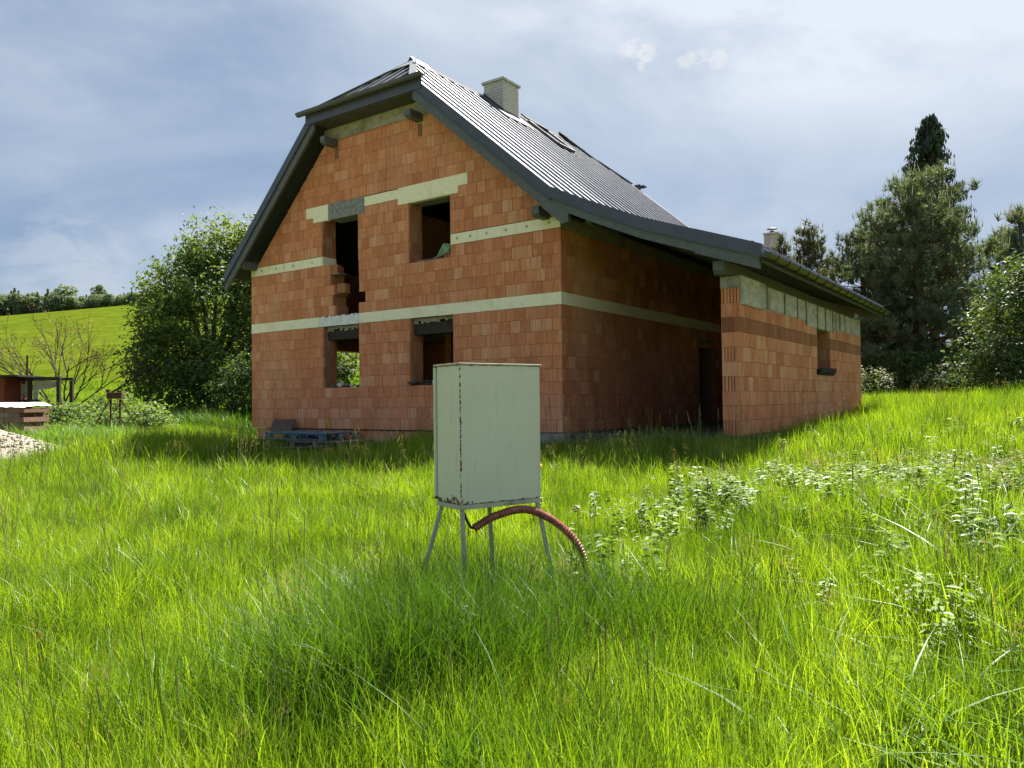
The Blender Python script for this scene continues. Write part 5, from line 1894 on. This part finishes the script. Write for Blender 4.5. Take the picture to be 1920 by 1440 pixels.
def crown_variant(seed, tall, n=700):
    rr_ = np.random.default_rng(seed)
    bl_ = blob_set(7, 3.2, 4.2 * tall, 5.0 * tall, 1.9, seed=seed)
    B_ = np.array(bl_)
    ids_ = rr_.choice(len(B_), n)
    d_ = rr_.normal(size=(n, 3)); d_ /= np.linalg.norm(d_, axis=1, keepdims=True)
    C_ = B_[ids_, :3] + d_ * B_[ids_, 3:6] * rr_.uniform(0.85, 1.05, n)[:, None]
    V_, F_ = leaf_cards(C_, d_ + rr_.normal(size=(n, 3)) * .4 + [0, 0, .4], rr_.uniform(.6, 1.1, n), 0.65)
    return mesh_np('forest_crown', V_, F_, M['forest'])


def spruce_variant(seed, n=420):
    rr_ = np.random.default_rng(seed)
    f = rr_.random(n) ** 0.7
    az = rr_.random(n) * 6.283
    rad_ = 2.6 * (1 - f) * rr_.uniform(.75, 1.05, n) + .1
    C_ = np.stack([np.cos(az) * rad_, np.sin(az) * rad_, 1 + 11 * f], -1)
    V_, F_ = leaf_cards(C_, np.stack([np.cos(az), np.sin(az), np.full(n, .5)], -1), rr_.uniform(.7, 1.3, n), 0.6)
    return mesh_np('forest_crown', V_, F_, M['forest'])


srcs = [crown_variant(100 + i, 1.0 + 0.1 * i) for i in range(4)] + [spruce_variant(120), spruce_variant(121)]
n = 2600
fx = RNG.uniform(-230, -30, n)
fy = 214 + 60 * RNG.random(n) ** 1.5
fz = gz(fx, fy)
idx = np.where(RNG.random(n) < 0.18, RNG.integers(4, 6, n), RNG.integers(0, 4, n))
fs = RNG.uniform(0.32, 0.66, n) * (0.72 + 0.5 * sst(-fx, 112, 150))
fo = instancer('forest', srcs, np.stack([fx, fy, fz - 0.5], -1), idx, RNG.random(n) * 6.28, np.zeros((n, 2)), fs, 'wood of mixed trees along the top of the hill')
for i, (pxx, s_, d_, lb) in enumerate(((118, 0.9, 217, 'rounded dark tree standing out above the wood on the hill'), (182, 0.7, 218, 'second rounded tree rising from the wood right of the tallest one'))):
    w_ = px(pxx, 600, d_)
    t = thing('hilltop_tree', lb, 'tree', (w_.x, w_.y, float(gz(w_.x, w_.y)) - 0.3), 0, 'trees standing out on the hill')
    MB().tube([(0, 0, 0), (0, 0, 6 * s_)], [0.35, 0.15], 7).obj('trunk', M['bark'], t)
    q = link('crown', crown_variant(140 + i, 1.25, 900), t)
    q.scale = (s_, s_, s_)

# ------------------------------------------------------------------ grass


def blades(n, rad_, l0, l1, w0, w1, bend0, bend1, seg=4, mat='grass', tilt=0.25, seed=0, name='clump', heads=0):
    r = np.random.default_rng(seed)
    root = r.normal(size=(n, 2)) * rad_ * 0.55
    ln = r.uniform(l0, l1, n)
    w = r.uniform(w0, w1, n)
    az = r.random(n) * 6.283
    dirh = np.stack([np.cos(az), np.sin(az)], -1)
    bend = r.uniform(bend0, bend1, n)
    lean = r.normal(size=(n, 2)) * tilt
    faz = az + np.pi / 2 + r.normal(0, .5, n)
    side = np.stack([np.cos(faz), np.sin(faz), np.zeros(n)], -1)
    Vs = []
    for s in range(seg + 1):
        t = s / seg
        h = root + lean * (ln * t)[:, None] + dirh * (bend * ln * t ** 2.2)[:, None]
        z = ln * (t - 0.42 * bend * t ** 2.6) * np.clip(1 - 0.2 * np.linalg.norm(lean, axis=1), .6, 1)
        c = np.concatenate([h, z[:, None]], 1)
        ww = (w * (1 - t ** 1.8) * 0.5 * (0.6 + 0.4 * min(1, t * 4)))[:, None]
        if s < seg:
            Vs += [c - side * ww, c + side * ww]
        else:
            Vs += [c]
    V = np.stack(Vs, 1)
    nv = V.shape[1]
    F = []
    for s in range(seg - 1):
        F += [(2 * s, 2 * s + 1, 2 * s + 3), (2 * s, 2 * s + 3, 2 * s + 2)]
    F.append((2 * (seg - 1), 2 * (seg - 1) + 1, 2 * seg))
    F = np.array(F)
    FF = (F[None] + (np.arange(n) * nv)[:, None, None]).reshape(-1, 3)
    return mesh_np(name, V.reshape(-1, 3), FF, M[mat], True)


def stalk_clump(seed, n, h0, h1, kind):
    """thin flowering stalks with seed heads"""
    r = np.random.default_rng(seed)
    rnd = random.Random(seed)
    mb = MB()
    for i in range(n):
        x, y = r.normal(0, .08, 2)
        h = r.uniform(h0, h1)
        dx, dy = r.normal(0, .12, 2) * h
        pts_ = [(x, y, 0), (x + dx * .3, y + dy * .3, h * .5), (x + dx, y + dy, h)]
        mb.tube(pts_, [0.0022, 0.0018, 0.0012], 3, False)
        hx, hy, hz = pts_[-1]
        if kind == 0:      # narrow spike
            mb.tube([(hx, hy, hz - 0.02), (hx + dx * .05, hy + dy * .05, hz + .03), (hx + dx * .12, hy + dy * .12, hz + .085)], [0.002, 0.0038, 0.001], 4, False)
        else:              # loose panicle
            for q in range(16):
                a = rnd.random() * 6.28
                zz = rnd.uniform(-.1, .06)
                ln_ = 0.035 * (1 - (zz + .1) / .2) + .01
                ex, ey = hx + math.cos(a) * ln_, hy + math.sin(a) * ln_
                mb.add([(ex - .004, ey, hz + zz), (ex + .004, ey, hz + zz + .004), (ex + .002, ey + .003, hz + zz + .022)], [(0, 1, 2)])
    return mb.mesh('stalks', M['straw'])


near_src = [blades(54, 0.15, 0.16, 0.42, 0.0045, 0.0085, 0.0, 0.40, 4, 'grass', 0.11, 200 + i) for i in range(6)]
near_src += [blades(36, 0.13, 0.30, 0.55, 0.005, 0.009, 0.05, 0.55, 5, 'grass', 0.10, 220 + i) for i in range(3)]
near_src += [blades(26, 0.14, 0.2, 0.42, 0.007, 0.013, 0.2, 0.9, 5, 'grass_blue', 0.25, 230 + i) for i in range(2)]
near_src += [blades(9, 0.16, 0.2, 0.5, 0.003, 0.006, 0.1, 0.9, 5, 'straw', 0.35, 235 + i) for i in range(2)]
far_src = [blades(80, 0.34, 0.22, 0.50, 0.008, 0.014, 0.0, 0.4, 3, 'grass', 0.14, 240 + i) for i in range(5)]
far_src += [blades(60, 0.32, 0.30, 0.62, 0.008, 0.013, 0.05, 0.5, 3, 'grass', 0.16, 250 + i) for i in range(2)]


def scatter(dens, y0, y1, mfrac=0.80, mabs=1.2):
    """uniform points in the view wedge with a margin"""
    wmax = mfrac * y1 + mabs
    area = 2 * wmax * (y1 - y0)
    n = int(area * dens)
    x = RNG.uniform(-wmax, wmax, n)
    y = RNG.uniform(y0, y1, n)
    k_ = np.abs(x) < mfrac * y + mabs
    return x[k_], y[k_]


def keep_outside(x, y):
    dx, dy = x - HX, y - HY
    u = dx * Hc + dy * Hs
    v = -dx * Hs + dy * Hc
    house_ = (u > -WD - 0.05) & (u < 3.75) & (v > 0.02) & (v < LEN + 0.05)
    carp = (u > 0) & (u < 3.2) & (v > -0.1) & (v < LEN)
    grav = (((x + 11.45) / 2.0) ** 2 + ((y - 16.8) / 1.4) ** 2) < 0.85
    stack = (np.abs(x + 13.55) < 1.3) & (np.abs(y - 20.2) < 0.55)
    return ~(house_ | carp | grav | stack)


def vnoise(x, y, s, seed):
    r = np.random.default_rng(seed)
    g_ = r.random((64, 64))
    xx, yy = x / s + 31.7, y / s + 17.3
    xi, yi = np.floor(xx).astype(int), np.floor(yy).astype(int)
    fx_, fy_ = xx - xi, yy - yi
    fx_, fy_ = fx_ * fx_ * (3 - 2 * fx_), fy_ * fy_ * (3 - 2 * fy_)
    def q(i, j): return g_[i % 64, j % 64]
    return (q(xi, yi) * (1 - fx_) + q(xi + 1, yi) * fx_) * (1 - fy_) + (q(xi, yi + 1) * (1 - fx_) + q(xi + 1, yi + 1) * fx_) * fy_


def rt(n, t_=0.045): return RNG.normal(0, t_, (n, 2))


# near lawn
x, y = scatter(150, 1.2, 7.5)
x2, y2 = scatter(75, 7.5, 12.0)
x, y = np.concatenate([x, x2]), np.concatenate([y, y2])
k_ = keep_outside(x, y)
x, y = x[k_], y[k_]
n = len(x)
hn_ = vnoise(x, y, 1.1, 1) * 0.6 + vnoise(x, y, 0.45, 2) * 0.4
sc = (0.50 + 0.86 * hn_) * RNG.uniform(0.85, 1.15, n)
sc *= 1 + 0.25 * sst(x, 0.5, 3) * sst(y, 2, 5)
sc *= 1 + 0.45 * sst(y, 10, 13) * sst(np.abs(x), 0, 5)
idx = np.where(RNG.random(n) < 0.68, RNG.integers(0, 6, n), np.where(RNG.random(n) < 0.72, RNG.integers(6, 9, n), RNG.integers(9, 13, n)))
instancer('grass', near_src, np.stack([x, y, gz(x, y) - 0.01], -1), idx, RNG.random(n) * 6.28, rt(n), sc, 'bright green meadow grass around the cabinet')
# far lawn
x, y = scatter(26, 12.0, 24, 0.85, 1.5)
x2, y2 = scatter(9, 24, 46, 0.85, 1.5)
x, y = np.concatenate([x, x2]), np.concatenate([y, y2])
k_ = keep_outside(x, y) & ((x < 6) | (y < 31))
x, y = x[k_], y[k_]
n = len(x)
sc = (0.7 + 0.65 * vnoise(x, y, 2.2, 3)) * RNG.uniform(0.8, 1.15, n)
du, dv = w2h(x, y)
sc *= np.where((du > -WD - 0.5) & (du < -3) & (dv > -2.2) & (dv < 0), 0.55, 1.0)
sc *= 1 + 0.75 * sst(-x, 4.6, 5.6) * (1 - sst(-x, 8.2, 9.3)) * sst(y, 13, 15) * (1 - sst(y, 17, 19))
sc *= np.where((x < -9.3) & (y > 11) & (y < 22), 0.6, 1.0)
sc *= np.where((du > -8.8) & (du < -4.2) & (dv > -3.0) & (dv < 0), 0.62, 1.0)
instancer('meadow_grass', far_src, np.stack([x, y, gz(x, y) - 0.02], -1), np.where(RNG.random(n) < 0.7, RNG.integers(0, 5, n), RNG.integers(5, 7, n)), RNG.random(n) * 6.28, rt(n), sc, 'taller meadow grass around the house')
# fine dark tussock at the cabinet's foot, blades darkened further for its shadow
tus = [blades(60, 0.15, 0.42, 0.82, 0.0042, 0.0075, 0.05, 0.6, 6, 'grass_shaded', 0.14, 260 + i) for i in range(4)]
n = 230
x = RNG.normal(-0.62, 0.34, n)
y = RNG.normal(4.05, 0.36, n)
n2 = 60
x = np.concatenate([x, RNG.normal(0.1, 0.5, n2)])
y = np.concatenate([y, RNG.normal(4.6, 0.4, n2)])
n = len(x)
instancer('tussock_grass', tus, np.stack([x, y, gz(x, y) - 0.01], -1), RNG.integers(0, 4, n), RNG.random(n) * 6.28, rt(n, .1), RNG.uniform(0.75, 1.1, n), 'dark fine tussock grass at the foot of the cabinet, with its shadow in the colour')
# broad shiny blades on the bank at the right
brd = [blades(13, 0.14, 0.45, 0.85, 0.013, 0.023, 0.55, 1.25, 8, 'grass_blue', 0.2, 270 + i) for i in range(4)]
n = 760
x = RNG.uniform(0.7, 5.6, n)
y = RNG.uniform(2.2, 8.5, n)
k_ = RNG.random(n) < sst(x / y, 0.33, 0.58)
x, y = x[k_], y[k_]
n = len(x)
instancer('broad_grass', brd, np.stack([x, y, gz(x, y) - 0.01], -1), RNG.integers(0, 4, n), RNG.random(n) * 6.28, rt(n, .12), RNG.uniform(0.6, 1.0, n), 'broad arching shiny grass blades on the bank at the right')
# flowering stalks
stk = [stalk_clump(300 + i, 3, 0.45, 0.75, i % 2) for i in range(6)]
x, y = scatter(6.5, 2.5, 13)
k_ = keep_outside(x, y) & (RNG.random(len(x)) < 0.45 + 0.5 * sst(x, -1, 3))
x, y = x[k_], y[k_]
n = len(x)
ff = RNG.uniform(0.65, 1.1, n)
instancer('seed_stalks', stk, np.stack([x, y, gz(x, y)], -1), RNG.integers(0, 6, n), RNG.random(n) * 6.28, rt(n, .1), ff, 'thin flowering grass stalks with seed heads')
x, y = scatter(1.6, 10, 17)
k_ = keep_outside(x, y)
x, y = x[k_], y[k_]
n = len(x)
instancer('tall_stalks', stk, np.stack([x, y, gz(x, y)], -1), RNG.integers(0, 6, n), RNG.random(n) * 6.28, rt(n, .1), RNG.uniform(0.9, 1.5, n), 'tall flowering grass stalks in front of the house')


# leafy weeds
def weed_mesh(seed, h, nl, ln):  # leaves in whorls up one stem
    r = np.random.default_rng(seed)
    t = r.uniform(0.25, 1.0, nl)
    az = r.random(nl) * 6.283
    out_ = np.stack([np.cos(az), np.sin(az), np.zeros(nl)], -1)
    l_ = ln * (1.15 - 0.5 * t)
    ax_ = out_ + np.array([0, 0, 0.15])
    C = np.stack([np.zeros(nl), np.zeros(nl), h * t], -1) + ax_ * (l_ * 0.55)[:, None]
    nr = np.array([0, 0, 1.0]) + out_ * 0.3 + r.normal(size=(nl, 3)) * 0.2
    V, F = leaf_cards(C, nr, l_, l_ * 0.5, 0.2, ax_)
    s = np.array([[-.003, 0, 0], [.003, 0, 0], [0, 0, h]])
    V = np.concatenate([V, s])
    F = np.concatenate([F, [[len(V) - 3, len(V) - 2, len(V) - 1]]])
    return mesh_np('weed', V, F, M['weed'])


wsrc = [weed_mesh(400 + i, 0.52, 36, 0.10) for i in range(4)] + [weed_mesh(410 + i, 0.36, 34, 0.055) for i in range(2)]
spots = [(2.2, 7.6, 0.7, 0.6, 130), (3.4, 7.9, 0.8, 0.7, 150), (4.3, 7.2, 0.7, 0.8, 150), (5.6, 9.2, 1.0, 0.8, 190), (3.0, 4.6, 0.9, 0.9, 40), (0.75, 5.6, .25, .2, 6), (6.6, 11.5, 1.2, 1.0, 50), (3.2, 5.4, .5, .4, 20)]
xs, ys = [], []
for (a, b, sa, sb, c_) in spots:
    xs.append(RNG.normal(a, sa, c_)); ys.append(RNG.normal(b, sb, c_))
x, y = np.concatenate(xs), np.concatenate(ys)
n = len(x)
instancer('leafy_weeds', wsrc, np.stack([x, y, gz(x, y)], -1), RNG.integers(0, 6, n), RNG.random(n) * 6.28, rt(n, .15), RNG.uniform(0.75, 1.2, n), 'patches of leafy weeds among the grass on the right')
k_ = RNG.random(n) < 0.35
fl_src = []
for i in range(3):
    C = RNG.normal(size=(16, 3)) * np.array([.03, .03, .012]) + [0, 0, 0.56]
    V, F = leaf_cards(C, np.tile([[0, -.2, 1.0]], (16, 1)) + RNG.normal(size=(16, 3)) * .4, 0.016, 0.014)
    st = np.array([[-.0015, 0, .2], [.0015, 0, .2], [0, 0, .56]])
    fl_src.append(mesh_np('umbel', np.concatenate([V, st]), np.concatenate([F, [[len(V), len(V) + 1, len(V) + 2]]]), M['flower']))
xf, yf = x[k_] + RNG.normal(0, .06, k_.sum()), y[k_] + RNG.normal(0, .06, k_.sum())
nf = len(xf)
instancer('weed_flowers', fl_src, np.stack([xf, yf, gz(xf, yf)], -1), RNG.integers(0, 3, nf), RNG.random(nf) * 6.28, rt(nf, .1), RNG.uniform(0.8, 1.25, nf), 'small whitish flower heads on the weeds')
# tall herbs under the walnut tree, blades coloured for shade, and blue-green blades by the gravel
x = RNG.uniform(-16, -6.5, 420); y = RNG.uniform(24.5, 31, 420)
k_ = keep_outside(x, y)
x, y = x[k_], y[k_]
n = len(x)
hb = [blades(60, 0.4, 0.7, 1.25, 0.014, 0.026, 0.2, 0.7, 4, 'grass_shaded', 0.2, 280 + i) for i in range(3)]
instancer('tall_herbs', hb, np.stack([x, y, gz(x, y) - .02], -1), RNG.integers(0, 3, n), RNG.random(n) * 6.28, rt(n, .1), RNG.uniform(0.6, 1.0, n), 'tall rank grass in the shade under the walnut tree')
x = np.concatenate([RNG.normal(-11.0, 0.9, 90)]); y = RNG.normal(19.3, 0.7, 90)
n = len(x)
hb2 = [blades(50, 0.3, 0.6, 1.0, 0.016, 0.028, 0.15, 0.7, 4, 'grass_blue', 0.22, 290 + i) for i in range(3)]
instancer('iris_leaves', hb2, np.stack([x, y, gz(x, y) - .02], -1), RNG.integers(0, 3, n), RNG.random(n) * 6.28, rt(n, .1), RNG.uniform(0.6, 1.0, n), 'clump of long blue-green blades beside the brick stack')

# a few single plants that stand out
def white_weed(w, label, s=1.0):
    g = float(gz(w.x, w.y))
    t = thing('white_flower', label, 'wildflower', (w.x, w.y, g))
    h = w.z - g
    MB().tube([(0, 0, 0), (0.01, 0, h * .5), (0, 0, h)], [0.004, 0.0035, 0.003], 5).obj('stem', M['weed'], t)
    C = np.zeros((14, 3)) + [0, 0, h] + RNG.normal(size=(14, 3)) * 0.014 * s
    V, F = leaf_cards(C, np.tile([[0, -.4, 1.0]], (14, 1)) + RNG.normal(size=(14, 3)) * .4, 0.035 * s, 0.03 * s)
    link('blossom', mesh_np('blossom', V, F, M['flower']), t)
    az = np.arange(8) * 0.8
    ax_ = np.stack([np.cos(az), np.sin(az), np.full(8, .15)], -1)
    C = np.stack([np.zeros(8), np.zeros(8), h * np.linspace(.55, .95, 8)], -1) + ax_ * .05
    V, F = leaf_cards(C, np.tile([[0, 0, 1.0]], (8, 1)), 0.1, 0.045, .15, ax_)
    link('leaves', mesh_np('leaves', V, F, M['weed']), t)


white_weed(px(1083, 950, 5.6), 'white flowering weed standing right of the cabinet above the bent pipe')
white_weed(px(868, 1140, 3.9), 'small white flower head in the shadow-darkened tussock below the cabinet', .7)
